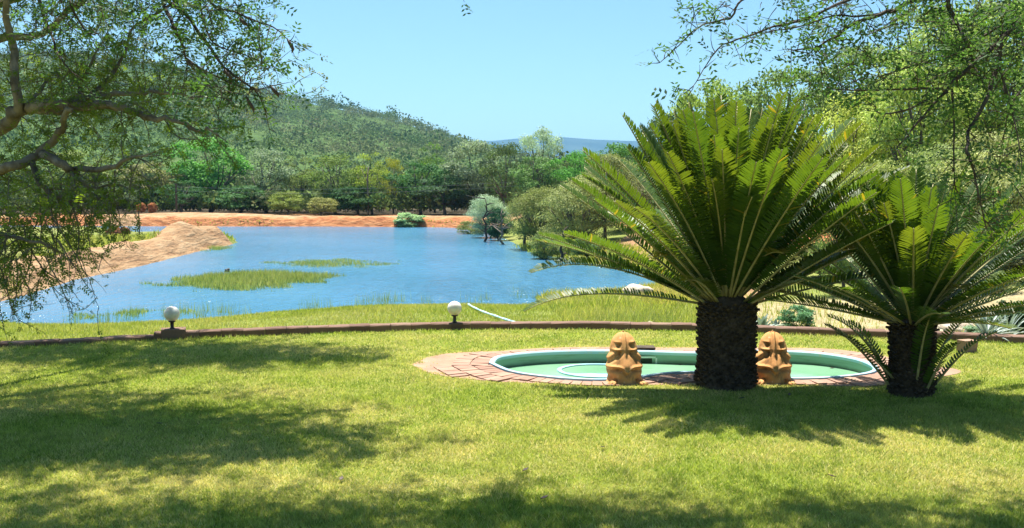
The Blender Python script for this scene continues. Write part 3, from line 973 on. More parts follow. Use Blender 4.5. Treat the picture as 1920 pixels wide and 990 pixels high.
random.seed(21)
specs = []
GA = 2.39996
for k in range(28):
    specs.append((k * GA + .2, radians(random.uniform(70, 86)), random.uniform(2.02, 2.26), random.uniform(.08, .28), random.uniform(-.35, .35), .165, 72, {'pale': .05}))
for k in range(52):
    specs.append((k * GA + 1.1, radians(random.uniform(46, 70)), random.uniform(1.95, 2.25), random.uniform(.12, .36), random.uniform(-.35, .35), .17, 72, {'pale': .12 * (random.random() < .35)}))
for k in range(34):
    az = k * GA + .5
    az_c = (az + pi) % (2 * pi) - pi
    if abs(abs(az_c) - pi) < .6: continue           # few low fronds straight toward the viewer
    specs.append((az, radians(random.uniform(26, 48)), random.uniform(1.75, 2.05), random.uniform(.12, .4), random.uniform(-.3, .3), .16, 70, {'pale': .15 * (random.random() < .4)}))
WEST, EAST, SOUTH = -pi / 2, pi / 2, pi
specs += [
    (WEST - .05, radians(27), 1.98, .62, .35, .14, 68, {'droop': .25, 'skip': .04}),
    (WEST + .10, radians(9), 2.0, .36, .2, .135, 62, {'droop': .35, 'skip': .10, 'pale': .1}),
    (WEST + .12, radians(40), 2.0, .1, .3, .135, 66, {'skip': .03}),
    (WEST - .6, radians(52), 1.15, .95, .1, .17, 40, {'pale': .9, 'droop': .4}),
    (WEST - .9, radians(36), .8, .55, .1, .14, 32, {'pale': .4, 'droop': .3}),
    (SOUTH + .35, radians(60), 1.75, .55, .1, .15, 62, {'pale': .2}),
    (SOUTH - .2, radians(64), 1.8, .5, .2, .15, 62, {'pale': .15}),
    (SOUTH + .05, radians(58), 1.6, .6, -.2, .15, 58, {}),
    (SOUTH - .45, radians(58), 1.0, .75, 0, .17, 38, {'pale': .75, 'droop': .5}),
    (SOUTH - .75, radians(30), .75, .2, 0, .11, 30, {'young': .4, 'pale': .3}),
    (EAST + .45, radians(40), 1.45, .55, .1, .17, 46, {'pale': .7, 'droop': .3}),
    (EAST - .15, radians(28), 1.75, .35, -.2, .17, 52, {'skip': .03}),
    (EAST + .15, radians(18), 1.5, .2, -.2, .16, 46, {'skip': .05}),
    (EAST + .3, radians(46), 1.95, .5, .0, .18, 56, {'pale': .8, 'droop': .4}),
    (EAST - .5, radians(24), 1.7, .3, -.2, .16, 50, {}),
]
c1 = G(1372, 733, 0)
CY1 = cycad((c1[0], c1[1] + .28, 0), .288, .90, specs, 'tall cycad with thick scaly dark trunk and huge fan of upright green fronds')
random.seed(33)
specs = []
for k in range(22):
    specs.append((k * GA, radians(random.uniform(66, 86)), random.uniform(1.35, 1.6), random.uniform(.04, .22), random.uniform(-.3, .3), .15, 54, {}))
for k in range(32):
    specs.append((k * GA + .8, radians(random.uniform(42, 66)), random.uniform(1.4, 1.7), random.uniform(.08, .3), random.uniform(-.3, .3), .15, 54, {'pale': .15 * (random.random() < .3)}))
for k in range(24):
    specs.append((k * GA + .3, radians(random.uniform(12, 38)), random.uniform(1.35, 1.65), random.uniform(.05, .3), random.uniform(-.3, .3), .14, 52, {'pale': .15 * (random.random() < .3)}))
specs += [(WEST + .1, radians(26), 1.5, .3, -.1, .16, 46, {}), (EAST, radians(20), 1.7, -.05, .3, .16, 46, {}), (EAST + .2, radians(30), 1.6, .1, .3, .16, 46, {'pale': .2}),
          (SOUTH - .3, radians(50), .8, .7, 0, .15, 30, {'pale': .7, 'droop': .5}), (SOUTH + .5, radians(55), .9, .5, 0, .15, 30, {'young': .3})]
low = []
for (az, el, ln, cu) in ((WEST - .05, 52, 1.0, .25), (WEST + .2, 62, .95, .55), (WEST - .25, 44, .85, .2), (WEST + .5, 70, .8, .5), (EAST + .15, 56, .9, .35), (EAST - .3, 64, .8, .4), (SOUTH + .1, 74, .85, .35), (SOUTH - .4, 66, .7, .3)):
    low.append((az, radians(el), ln, cu, 0.1, .105, 26, {'base': (.19 * sin(az), .19 * cos(az), random.uniform(.0, .18)), 'skip': .03, 'droop': .3}))
c2 = G(1722, 747, 0)
CY2 = cycad((c2[0], c2[1] + .2, 0), .198, .76, specs, 'shorter cycad with slim trunk and low basal fronds nearest the right edge', low)

# ------------------------------------------------------------------ broadleaf tree kinds (unit size: height 1, width 1)
def tree_kind(seed, shape, lobes, per, leaf, fine=False):
    rs = np.random.default_rng(seed); rd = random.Random(seed)
    cz, rz, rr = {'round': (.62, .33, .36), 'umbrella': (.76, .17, .42), 'loose': (.58, .38, .33), 'bush': (.48, .42, .36), 'flat': (.66, .24, .42)}[shape]
    cent = []
    while len(cent) < lobes:
        v = rs.normal(size=3); v /= np.linalg.norm(v)
        k = rs.uniform(.45, 1.0) ** .6
        c = np.array((v[0] * rr * k, v[1] * rr * k, cz + v[2] * rz * k))
        if c[2] < .12: continue
        cent.append(c)
    cent = np.array(cent)
    C = []; Nn = []; v_ = []
    for c in cent:
        lr = rs.uniform(.06, .145) * (1.2 if shape == 'bush' else 1)
        n = int(per * (lr / .11) ** 2)
        d = rs.normal(size=(n, 3)); d = unit(d)
        d[:, 2] = np.where(d[:, 2] < -.2, -d[:, 2] * .5, d[:, 2]); d = unit(d)
        rad = lr * rs.uniform(.5, 1.12, n)[:, None] * np.array((1, 1, .72))
        P = c + d * rad + rs.normal(size=(n, 3)) * .008
        C.append(P); Nn.append(d)
        v_.append(np.clip(rs.normal(.45 + rs.uniform(-.18, .2), .18, n), 0, 1))
    C = np.concatenate(C); Nn = np.concatenate(Nn); v_ = np.concatenate(v_)
    n = len(C)
    nrm = unit(Nn + rs.normal(size=(n, 3)) * .7 + np.array((0, 0, .35)))
    D = unit(np.cross(nrm, rs.normal(size=(n, 3)))); S = np.cross(nrm, D)
    crown = leaves_mesh('crown', C, D, S, leaf * rs.uniform(.7, 1.4, n), leaf * rs.uniform(.45, .8, n), v_, .12)
    crown.materials.append(M['far_leaf'])
    mb = MB()
    fork = .16 if shape == 'bush' else .26
    lean = Vector((rd.uniform(-.05, .05), rd.uniform(-.05, .05), 0))
    top = Vector((0, 0, fork)) + lean
    mb.tube([(0, 0, -.05), lean * .3 + Vector((0, 0, fork * .5)), top], [.026, .021, .018], 6)
    order = list(range(len(cent))); rd.shuffle(order)
    for i in order[:16 if not fine else 26]:
        c = Vector(cent[i]); mid = top.lerp(c, .5) + Vector((rd.uniform(-.05, .05), rd.uniform(-.05, .05), -.03))
        mb.tube([top - Vector((0, 0, .02)), mid, c], [.012, .008, .003], 5)
    trunk = mb.mesh('trunk', True); trunk.materials.append(M['bark_grey'])
    return crown, trunk
KINDS_ = {
    'round': tree_kind(1, 'round', 44, 150, .030), 'round2': tree_kind(2, 'round', 38, 150, .032), 'umbrella': tree_kind(3, 'umbrella', 40, 120, .026),
    'loose': tree_kind(4, 'loose', 42, 120, .026), 'loose2': tree_kind(5, 'loose', 34, 110, .028), 'bush': tree_kind(6, 'bush', 40, 130, .034), 'flat': tree_kind(8, 'flat', 42, 130, .026),
    'fine': tree_kind(11, 'round', 90, 210, .020, True), 'fine2': tree_kind(12, 'loose', 95, 190, .020, True), 
    'finebush': tree_kind(15, 'bush', 75, 200, .020, True),
    'shrub': tree_kind(14, 'bush', 50, 90, .055),
}
GREEN = (.050, .105, .028); DEEP = (.030, .075, .022); OLIVE = (.10, .125, .035); YELL = (.155, .19, .03); GREY = (.13, .165, .105); TAN = (.175, .19, .075); BRIGHT = (.06, .15, .03); SILVER = (.22, .27, .20)

def tree(name, label, cat, x_px, Y, top_px, w_px, kind, color, group=None, base_drop=0.0, rz=None, z0=None, depth=None):
    X = (x_px - 960) / FPX * Y * 1.0
    g0 = float(terr(np.array([X]), np.array([float(Y)]))[0]) if z0 is None else z0
    if Y > 165: g0 = max(g0, float(hill_z(np.array([X]), np.array([float(Y)]))[0]))
    zt = PY(x_px, top_px, Y)[2]
    h = zt - g0 + base_drop; wdt = w_px / FPX * Y
    r = empty(name, (X, Y, g0 - base_drop), label, cat, group, random.uniform(0, 6.28) if rz is None else rz)
    cr, tk = KINDS_[kind]
    s = (wdt * 1.08, (depth or wdt) * 1.0, h / .97)
    a_ = link('trunk', tk, None, r); a_.scale = s
    b_ = link('crown', cr, None, r); b_.scale = s
    k = random.uniform(.9, 1.12)
    b_.color = (color[0] * k, color[1] * k, color[2] * k, 1)
    return r
random.seed(5)
FT = 'trees on the far side of the lake'
T_ = 'broadleaf_tree'; B_ = 'shrub'
for a_ in [
    (T_, 'dark olive tree at the left end of the far bank beyond the sand mound', 150, 112, 285, 150, 'round', OLIVE),
    (T_, 'dull brownish green tree above the small red flowering bushes', 285, 108, 300, 150, 'round2', (.11, .11, .045)),
    (T_, 'broad deep green tree, tallest on the far bank left of the pale pole-like trunk', 395, 110, 262, 190, 'round', BRIGHT),
    (T_, 'small dark tree low under the broad deep green tree', 340, 103, 335, 120, 'loose2', DEEP),
    (T_, 'grey green open tree just right of the broad deep green tree', 500, 114, 278, 130, 'loose', GREY),
    (T_, 'mid green slim tree behind the low yellowish rounded shrub', 560, 116, 292, 110, 'loose2', OLIVE),
    (T_, 'olive tree with forked dark trunk, left of the lime yellow tree', 628, 108, 290, 130, 'loose', (.10, .14, .035)),
    (T_, 'lime yellow tree with a thin pale trunk in the middle of the far bank', 698, 107, 284, 100, 'loose2', YELL),
    (T_, 'small yellow topped tree leaning beside the lime yellow tree', 738, 111, 296, 60, 'loose', (.21, .21, .03)),
    (T_, 'dark shaded tree over the black gap at the middle of the far bank', 790, 106, 300, 150, 'round2', DEEP),
    (T_, 'upright bright green tree rising behind the dark shaded trees', 815, 116, 266, 90, 'loose2', (.09, .15, .03)),
    (T_, 'big silvery grey green tree with domed crown near the end of the dirt road', 885, 104, 266, 140, 'round', GREY),
    (T_, 'dark green tree with a slanting black trunk right of the silvery dome', 945, 99, 268, 120, 'loose', (.06, .09, .03)),
    (T_, 'second dark tree in the shade left of the silvery domed tree', 835, 103, 330, 130, 'round', (.03, .06, .025)),
    (T_, 'deep green tree filling the gap under the lime yellow tree', 672, 105, 345, 120, 'bush', DEEP),
    (T_, 'deep green low tree left of the yellowish rounded shrub', 450, 104, 345, 130, 'bush', (.04, .09, .03)),
    (T_, 'dusky low tree at the far left, above the strip of water', 215, 104, 335, 120, 'bush', (.05, .07, .03)),
    (T_, 'pale grey umbrella tree standing against the blue ridge', 1014, 84, 242, 84, 'umbrella', SILVER),
    (T_, 'full green tree beneath the pale umbrella tree', 1005, 80, 288, 120, 'round2', (.07, .12, .04)),
    (T_, 'bright green tree right of the pale umbrella tree below the ridge', 1085, 78, 278, 130, 'flat', BRIGHT),
    (T_, 'glossy green tree partly behind the left fronds of the tall cycad', 1150, 76, 272, 120, 'round', (.06, .13, .03)),
    (T_, 'tan feathery thorn tree on the right shore leaning over the bank', 1085, 54, 325, 170, 'finebush', TAN),
    (T_, 'high airy thorn tree crown rising above the tan one at the right shore', 1135, 57, 290, 150, 'fine2', (.18, .19, .08)),
    (T_, 'olive feathery thorn tree beside the inlet left of the tan one', 1005, 58, 345, 130, 'finebush', (.12, .135, .045)),
    (T_, 'white green feathery bush tree at the water near the road end', 918, 72, 362, 90, 'finebush', SILVER),
    (T_, 'dark round evergreen at the water under the white green feathery tree', 935, 68, 385, 62, 'bush', (.02, .06, .03)),
    (T_, 'grey thorny tree behind the tan thorn tree, by the dirt track', 1180, 62, 318, 150, 'finebush', (.12, .12, .06)),
    (T_, 'yellow green flat topped tree on the skyline behind the tall cycad', 1335, 70, 155, 190, 'umbrella', (.15, .20, .04)),
    (T_, 'grey green tree left of the flat topped skyline tree', 1245, 72, 205, 120, 'round2', (.08, .12, .06)),
    (T_, 'tall mid green skyline tree left of the hanging thorn branches', 1480, 64, 112, 220, 'flat', (.11, .16, .045)),
    (T_, 'taller skyline tree behind the hanging thorn branches', 1600, 66, 90, 210, 'round', (.11, .15, .05)),
    (T_, 'yellowish loose tree in sun behind the tall cycad tips', 1590, 36, 175, 220, 'fine2', (.26, .28, .07)),
    (T_, 'pale olive wide tree behind the short cycad', 1720, 33, 120, 260, 'fine', (.21, .25, .07)),
    (T_, 'tall pale green tree at the right edge, top cut by the frame', 1880, 34, -30, 300, 'fine', (.20, .25, .07)),
    (T_, 'tall olive tree behind the crossing thorn branches, top cut by the frame', 1740, 44, 10, 280, 'fine2', (.18, .22, .07)),
    (T_, 'sunlit dry grey tree low behind the short cycad', 1850, 27, 250, 260, 'fine2', (.19, .20, .085)),
    (T_, 'dull green tree low behind the right fronds of the tall cycad', 1640, 29, 300, 190, 'fine', (.16, .18, .06)),
    (T_, 'leafy mid green tree between the crowns of the two cycads', 1585, 25, 330, 150, 'finebush', (.11, .16, .05)),
    (T_, 'broad mid green tree on the slope above the short cycad', 1760, 30, 260, 240, 'finebush', (.14, .17, .065)),
    (T_, 'shaded green tree far right behind the short cycad', 1960, 30, 120, 220, 'fine', (.12, .17, .05)),
    (T_, 'green tree on the slope behind the middle of the tall cycad', 1420, 52, 250, 200, 'round', (.08, .12, .04)),
    (T_, 'low green tree on the slope just above the dirt track', 1290, 56, 300, 170, 'bush', (.08, .12, .035)),
]:
    tree(a_[0], a_[1], 'tree', *a_[2:], group='trees around the lake and on the slopes')
for a_ in [
    (B_, 'rounded yellow green shrub on the far bank below the olive tree', 540, 101, 356, 74, 'bush', (.14, .17, .04)),
    (B_, 'pale tan shrub on the far bank right of the rounded yellow green one', 603, 101, 368, 66, 'bush', (.17, .17, .06)),
    (B_, 'feathery pale green bush at the waterline of the red bank', 768, 92.2, 397, 66, 'shrub', (.16, .23, .12)),
    (B_, 'low olive shrub at the water by the right end of the dirt road', 880, 78, 412, 60, 'bush', (.13, .15, .05)),
    (B_, 'tangled green shrub at the inlet under the tan thorn tree', 1025, 50, 430, 80, 'bush', (.12, .15, .05)),
    (B_, 'dark green shrub under the tan thorn tree by the grass', 1100, 48, 442, 70, 'bush', (.07, .11, .04)),
    (B_, 'yellow green low shrub beside the dirt track', 1155, 44, 462, 60, 'bush', (.16, .19, .04)),
    (B_, 'leafy blue green bush just behind the kerb between the two cycads', 1500, 15.6, 570, 78, 'shrub', (.075, .15, .075)),
    (B_, 'dark leafy shrub behind the kerb at the right edge', 1905, 15.2, 560, 110, 'shrub', (.03, .06, .03)),
    (B_, 'low sage bush beside the stone block near the right edge', 1845, 14.2, 610, 70, 'shrub', (.13, .19, .12)),
    (B_, 'round green shrub on the slope seen under the short cycad', 1640, 26, 520, 120, 'bush', (.09, .13, .04)),
    (B_, 'olive shrub on the slope right of the short cycad trunk', 1830, 24, 500, 170, 'bush', (.10, .13, .05)),
    (B_, 'olive brown thicket shrub on the slope left of the short cycad', 1540, 30, 460, 150, 'bush', (.13, .13, .05)),
    (B_, 'dusty shrub at the right edge of the slope', 1930, 26, 440, 150, 'bush', (.16, .15, .07)),
]:
    tree(a_[0], a_[1], 'shrub', *a_[2:], group='shrubs and bushes', z0=(-1.7 if a_[2] == 768 else None))
# small red flowering bushes on the far bank
for x, l in ((266, 'small red leaved bush on the far bank, left one of the pair'), (287, 'small red leaved bush on the far bank, right one of the pair')):
    r = tree('red_bush', l, 'bush', x, 100.5, 379, 20, 'shrub', (.22, .10, .05), group='red bushes on the far bank')

# undergrowth beneath the far trees and woodland on the hill
def scatter_leaves(name, P, size, var, mat, flat=.3):
    n = len(P)
    nr = unit(rng.normal(size=(n, 3)) * np.array((1, 1, .8)) + np.array((0, -.1, flat)))
    D = unit(np.cross(nr, rng.normal(size=(n, 3)))); S = np.cross(nr, D)
    return leaves_mesh(name, P, D, S, size * rng.uniform(.7, 1.4, n), size * rng.uniform(.5, .9, n), var, .1)
def clump_points(cx, cy, cz, r, h, per):
    n = len(cx)
    d = unit(rng.normal(size=(n, per, 3))); d[..., 2] = np.abs(d[..., 2]) * 1.0 - .1
    k = rng.uniform(.35, 1.0, (n, per, 1))
    return np.stack([cx, cy, cz], 1)[:, None, :] + d * k * np.stack([r, r, h], 1)[:, None, :]
def wood_mat(name, stops, sc):
    m, t, out = new_mat(name); g = N(t)
    base = g.ramp(g.noise(sc, 3, .6), stops)
    base = g.mix(g.attr('tint'), base, (.22, .24, .12))
    col = g.mix(g.attr('var'), g.mix(.55, base, (0, 0, 0)), g.mix(1., base, (1.25, 1.25, 1.25), 'MULTIPLY'))
    p = g.pbr(None, col, .9, .0)
    tr_ = g.node('ShaderNodeBsdfTranslucent'); t.links.new(col, tr_.inputs['Color'])
    mx = g.node('ShaderNodeMixShader'); mx.inputs[0].default_value = .2
    t.links.new(p.outputs[0], mx.inputs[1]); t.links.new(tr_.outputs[0], mx.inputs[2]); t.links.new(mx.outputs[0], out.inputs['Surface'])
    return m
M['woods'] = wood_mat('woods', [(.35, (.08, .155, .05)), (.65, (.18, .26, .09))], .02)
M['scrub'] = wood_mat('scrub', [(.35, (.07, .13, .035)), (.65, (.15, .21, .06))], .3)
# hill woodland: only the part of the slope that faces the lake
nt0 = 4000
Yh = 175 + (700 - 175) * rng.random(nt0) ** .72
tx = rng.uniform(-.62, .22, nt0); Xh = tx * Yh
Zh = hill_z(Xh, Yh); keep = (Zh > -1.5)
Xh, Yh, Zh = Xh[keep], Yh[keep], Zh[keep]
rad = rng.uniform(1.5, 3.4, len(Xh)) * (1 + .6 * (rng.random(len(Xh)) < .2)) * (1 + .5 * vnoise(Xh, Yh, 40, 71)) * (.75 + Yh / 900)
P = clump_points(Xh, Yh, Zh + rad * .45, rad, rad * rng.uniform(.75, 1.15, len(Xh)), 54)
tint = np.repeat(np.clip(rng.normal(.25, .25, len(Xh)) + 1.1 * vnoise(Xh, Yh, 55, 72), 0, 1), 54); bias = np.repeat(rng.uniform(-.22, .22, len(Xh)), 54)
P = P.reshape(-1, 3); sz = np.repeat(rad, 54) * .22
me = scatter_leaves('woodland', P, sz, np.clip(rng.normal(.5, .13, len(P)) + bias, 0, 1), None, .8)
at = me.attributes.new('tint', 'FLOAT', 'POINT'); at.data.foreach_set('value', np.repeat(tint, 4).astype(np.float32))
tag(link('woodland', me, M['woods']), 'continuous bushveld woodland covering the hill behind the lake', kind='stuff')
# middle woodland band behind the first row, and understorey
def band(name, label, n, x0, x1, y0, y1, r0, r1, per, lo=0.0, cond=None, lf=.24):
    X = rng.uniform(x0, x1, n); Y = rng.uniform(y0, y1, n)
    if cond is not None:
        k = cond(X, Y); X, Y = X[k], Y[k]
    Z = terr(X, Y); r = rng.uniform(r0, r1, len(X))
    P = clump_points(X, Y, Z + r * .5 + lo, r, r * rng.uniform(.7, 1.2, len(X)), per).reshape(-1, 3)
    ti = np.repeat(np.clip(rng.normal(.15, .25, len(X)), 0, 1), per)
    me = scatter_leaves(name, P, np.repeat(r, per) * lf, np.clip(rng.normal(.45, .22, len(P)) + np.repeat(rng.uniform(-.2, .2, len(X)), per), 0, 1), None)
    at = me.attributes.new('tint', 'FLOAT', 'POINT'); at.data.foreach_set('value', np.repeat(ti, 4).astype(np.float32))
    return tag(link(name, me, M['scrub']), label, kind='stuff')
band('undergrowth', 'dark bushy undergrowth below the trees on the far bank', 900, -62, 4, 102.5, 124, 1.0, 2.5, 46)
band('shore_thicket', 'tangled thicket on the right shore behind the thorn trees', 260, -1, 15, 62, 100, .8, 2.0, 60, .1, lambda X, Y: (X > (100 - Y) * .09) & ((X / Y) < .16))
band('woods', 'distant mixed woods between the far bank and the hill', 520, -110, 34, 122, 185, 2.2, 4.0, 110, .3, None, .17)
band('slope_thicket', 'mixed green thicket on the right-hand slope behind the cycads', 900, 6, 60, 36, 95, .9, 2.4, 90, .3, lambda X, Y: (X > 6 + Y * .10) & ((X / Y) > .13), .17)

# ------------------------------------------------------------------ grasses
def blades(name, label, X, Y, Z, H, Wd, mat, dry=None, lean=.45, top=True):
    n = len(X)
    a_ = rng.uniform(0, 2 * pi, n)
    sx = np.cos(a_) * Wd / 2; sy = np.sin(a_) * Wd / 2
    l = rng.normal(0, lean, (n, 2)) * H[:, None]
    V = np.empty((n, 3, 3))
    V[:, 0] = np.stack([X - sx, Y - sy, Z], 1); V[:, 1] = np.stack([X + sx, Y + sy, Z], 1)
    V[:, 2] = np.stack([X + l[:, 0], Y + l[:, 1], Z + H], 1)
    var = np.clip(rng.normal(.5, .25, n) + .5 * vnoise(X, Y, .07, 61) + .35 * vnoise(X, Y, .17, 62), 0, 1)
    dv = np.zeros(n) if dry is None else dry
    me = np_mesh(name, V, np.arange(n * 3).reshape(n, 3), False, {'var': np.repeat(var, 3), 'dry': np.repeat(dv, 3)})
    return tag(link(name, me, mat), label, kind='stuff')
# lawn
nb0 = 720000
u = rng.random(nb0)
Y = 4.9 * (14.6 / 4.9) ** u                       # density ~ 1/Y^2 with width ~Y
X = rng.uniform(-1, 1, nb0) * (.60 * Y + .6)
keep = (Y < wall_y(X) - .01)
X, Y = X[keep], Y[keep]
P2 = np.stack([X, Y], 1)
near = (Y > 9.4) & (Y < 13.4) & (X > -2.3) & (X < 6.2)
sdA = np.full(len(X), 9.0); sdA[near] = sdist(P2[near], apron)
rag = vnoise(X, Y, .12, 9) * .16 + vnoise(X, Y, .4, 10) * .16
keep = (sdA > rag - .01) | ((sdA > -.9) & (rng.random(len(X)) < .05) & (vnoise(X, Y, .25, 14) > .18))
sdP = np.full(len(X), 9.0); sdP[near] = sdist(P2[near], offset(pool, .08)); keep &= sdP > 0.01
X, Y, sdA = X[keep], Y[keep], sdA[keep]
patch = vnoise(X, Y, 1.1, 21) + .6 * vnoise(X, Y, .35, 22)
dry = np.clip(.8 * (patch - .04), 0, .75)
for (px1, py1, rx, ry, k) in ((480, 905, 1.0, .22, .75), (760, 915, .9, .25, .6), (1250, 795, .7, .3, .5), (1760, 850, .8, .4, .45), (600, 660, 1.6, .5, .35), (1150, 860, .5, .3, .35), (200, 930, .9, .2, .4)):
    c_ = G(px1, py1, 0); dry = np.maximum(dry, k * np.exp(-(((X - c_[0]) / rx) ** 2 + ((Y - c_[1]) / ry) ** 2)) * (1 + vnoise(X, Y, .2, 25)))
dry = np.maximum(dry, .5 * np.exp(-np.maximum(sdA, 0) / .12))
isdry = (rng.random(len(X)) < dry * 1.25 + .06) * rng.uniform(.5, 1, len(X))
H = rng.uniform(.012, .036, len(X)) * (1 + .5 * vnoise(X, Y, .5, 23)) * (1 - .3 * np.clip(dry, 0, 1))
H *= np.where(Y > wall_y(X) - .12, 1.5, 1.0)
blades('lawn_grass', 'short garden grass with dry yellow patches', X, Y, np.zeros(len(X)), H, .0062 + .0006 * (Y - 5), M['lawn_blade'], isdry, .55)
# bank beyond the kerb
def bank(n, x0, x1, y0, y1, cond, hmin, hmax, wd, name, label, mat, drk=.2):
    u = rng.random(n); Y = y0 * (y1 / y0) ** u; X = rng.uniform(x0, x1, n)
    k = np.abs(X) < .62 * Y + 1; X, Y = X[k], Y[k]
    sd = sdist(np.stack([X, Y], 1), lake); k = cond(X, Y, sd); X, Y, sd = X[k], Y[k], sd[k]
    Z = terr(X, Y)
    H = rng.uniform(hmin, hmax, len(X)) * (1 + .8 * vnoise(X, Y, 1.5, 31))
    dry = (rng.random(len(X)) < drk + .4 * vnoise(X, Y, 2.5, 32)) * rng.uniform(.4, 1, len(X))
    return blades(name, label, X, Y, Z - .01, H, wd * (Y / 20), mat, dry, .4)
bank(260000, -20, 9, 14.2, 33, lambda X, Y, s: (s > .05) & (Y > wall_y(X) + .3) & (X < 3.4 + (Y - 15) * .25), .04, .11, .016, 'bank_grass', 'rough grass on the bank between kerb and lake', M['bank_blade'])
bank(70000, -1, 14, 14.5, 44, lambda X, Y, s: (s > -.3) & (Y > wall_y(X) + .5) & (X > 1.0) & (X < 9) & ((X < 3.6 + (Y - 15) * .2) | (rng.random(len(X)) < .15)), .10, .28, .022, 'meadow_grass', 'longer soft grass on the slope behind the left cycad fronds', M['bank_blade'], .25)
bank(34000, -30, -14, 34, 66, lambda X, Y, s: (near_spit(X, Y) > 2.1 + 1.2 * vnoise(X, Y, 2, 77)) & (s > .1) & (s < 16) & (vnoise(X, Y, 4, 11) > -.3) & (np.hypot((X - MOUNDS[0][0]) / 3.3, (Y - MOUNDS[0][1]) / 3.2) > 1), .10, .30, .03, 'spit_grass', 'green grass on top of the sandy spit', M['bank_blade'], .15)
bank(14000, 0, 12, 40, 62, lambda X, Y, s: (s > -.5) & (s < 4), .12, .4, .03, 'shore_grass', 'green grass along the shore under the thorn trees', M['bank_blade'], .1)
bank(6000, -40, 2, 88, 96, lambda X, Y, s: (s > -.2) & (s < .5) & (vnoise(X, Y, 3, 41) > .12), .06, .2, .03, 'far_bank_weeds', 'scattered weeds at the foot of the red far bank', M['bank_blade'], .3)
# islands of grass in the lake
def island(poly_px, n, hmin, hmax, label, sparse=0.0, name='reed_island'):
    poly = np.array([G(x, y, WATER_Z)[:2] for x, y in poly_px])
    mn, mx = poly.min(0) - .4, poly.max(0) + .4
    X = rng.uniform(mn[0], mx[0], n); Y = rng.uniform(mn[1], mx[1], n)
    sd = sdist(np.stack([X, Y], 1), poly) + vnoise(X, Y, .7, 51) * 1.6
    k = (sd < .1) & (rng.random(n) < np.clip(.25 - sd * .8, .05, 1)) & (rng.random(n) > sparse)
    if sparse > 0: k &= vnoise(X, Y, .8, 52) > -.22
    X, Y, sd = X[k], Y[k], sd[k]
    H = rng.uniform(hmin, hmax, len(X)) * np.clip(.5 - sd * .5, .4, 1.1)
    o = blades(name, label, X, Y, np.full(len(X), WATER_Z - .01), H, .028 * np.ones(len(X)), M['reed_blade'], (rng.random(len(X)) < .25) * rng.uniform(.3, 1, len(X)), .22)
    return o
island([(275, 532), (340, 524), (400, 518), (470, 512), (560, 513), (635, 519), (610, 528), (540, 539), (470, 546), (400, 545), (340, 538)], 32000, .12, .34, 'oval island of green reeds in the middle of the lake')
island([(500, 493), (560, 489), (640, 486), (730, 489), (745, 495), (680, 501), (600, 503), (530, 500)], 26000, .08, .18, 'thin patch of pale reeds farther out in the lake', .65)
island([(130, 590), (200, 586), (300, 583), (375, 581), (372, 587), (300, 591), (220, 594), (150, 596)], 9000, .08, .20, 'strip of water weeds close to the near shore', .35, 'water_weeds')
island([(370, 464), (400, 460), (425, 463), (420, 469), (385, 473)], 5000, .15, .35, 'reeds at the tip of the sandy spit', .0, 'spit_reeds')
# lone rushes
n = 900
cx = rng.uniform(0, 1, n); grp = rng.integers(0, 40, n)
gx = rng.uniform(330, 1000, 40); gx[:10] = rng.uniform(120, 330, 10); gy = 607 - (gx - 330) * .055 - rng.uniform(2, 22, 40); gy = np.where(gx > 850, 560 + rng.uniform(-5, 12, 40), gy)
PX = gx[grp] + rng.normal(0, 9, n); PYy = gy[grp] + rng.normal(0, 1.5, n)
Q = np.array([G(a_, b_, WATER_Z) for a_, b_ in zip(PX, PYy)])
blades('rushes', 'thin dark rushes standing in the shallows along the near shore', Q[:, 0], Q[:, 1], Q[:, 2] - .02, rng.uniform(.2, .5, n), .014 * np.ones(n), M['reed_blade'], np.zeros(n), .12)
# tall tuft near the kerb
q = G(1205, 606, -.3)
n = 900
blades('grass_tuft', 'tall green grass tuft behind the kerb beside the pale rocks', rng.normal(q[0], .45, n), rng.normal(q[1] + 1.0, .25, n), terr(np.full(n, q[0]), np.full(n, q[1] + 1.0)), rng.uniform(.15, .45, n), .014 * np.ones(n), M['reed_blade'], np.zeros(n), .3)

# ------------------------------------------------------------------ rocks, soil heap, post, wires
def rock(name, label, cat, x, y, Y, w_, h_, mat, seed, group=None, flat=1.0):
    rd = np.random.default_rng(seed)
    X = (x - 960) / FPX * Y; z = float(terr(np.array([X]), np.array([Y]))[0])
    V = []; nu, nv = 22, 14
    for i in range(nv):
        th = pi * i / (nv - 1)
        for j in range(nu):
            ph = 2 * pi * j / nu
            d = np.array((sin(th) * cos(ph), sin(th) * sin(ph), cos(th)))
            k = 1 + .22 * sin(3.1 * d[0] + seed) * cos(2.7 * d[1] + seed * 2) + .12 * sin(6 * d[2] + seed + 4 * d[0]) + .05 * rd.normal()
            d = np.sign(d) * np.abs(d) ** .8
            V.append(d * k * np.array((w_ / 2, w_ / 2 * .8, h_)))
    F = [(i * nu + j, (i + 1) * nu + j, (i + 1) * nu + (j + 1) % nu, i * nu + (j + 1) % nu) for i in range(nv - 1) for j in range(nu)]
    mb = MB(); mb.add(V, F); o = mb.obj(name, mat, None, True); o.location = (X, Y, z + h_ * .1)
    return tag(o, label, cat, group)
rk = 'pale rocks on the bank behind the kerb'
rock('rock', 'largest pale rock behind the kerb left of the thick cycad trunk', 'rock', 1230, 592, 17.2, .42, .17, M['stone'], 3, rk)
rock('rock', 'small pale rock close to the thick cycad trunk behind the kerb', 'rock', 1288, 602, 15.9, .24, .13, M['stone'], 5, rk)
rock('rock', 'small flat tan rock between the two larger pale rocks', 'rock', 1262, 600, 16.2, .2, .06, M['stone'], 8, rk)
rock('rock', 'flat tan slab rock up the slope left of the thick cycad trunk', 'rock', 1305, 590, 18, .4, .08, M['stone'], 9, rk)
rock('rock', 'bright rock behind the sage bush near the right edge', 'rock', 1865, 590, 16.2, .34, .2, M['stone'], 12, rk)
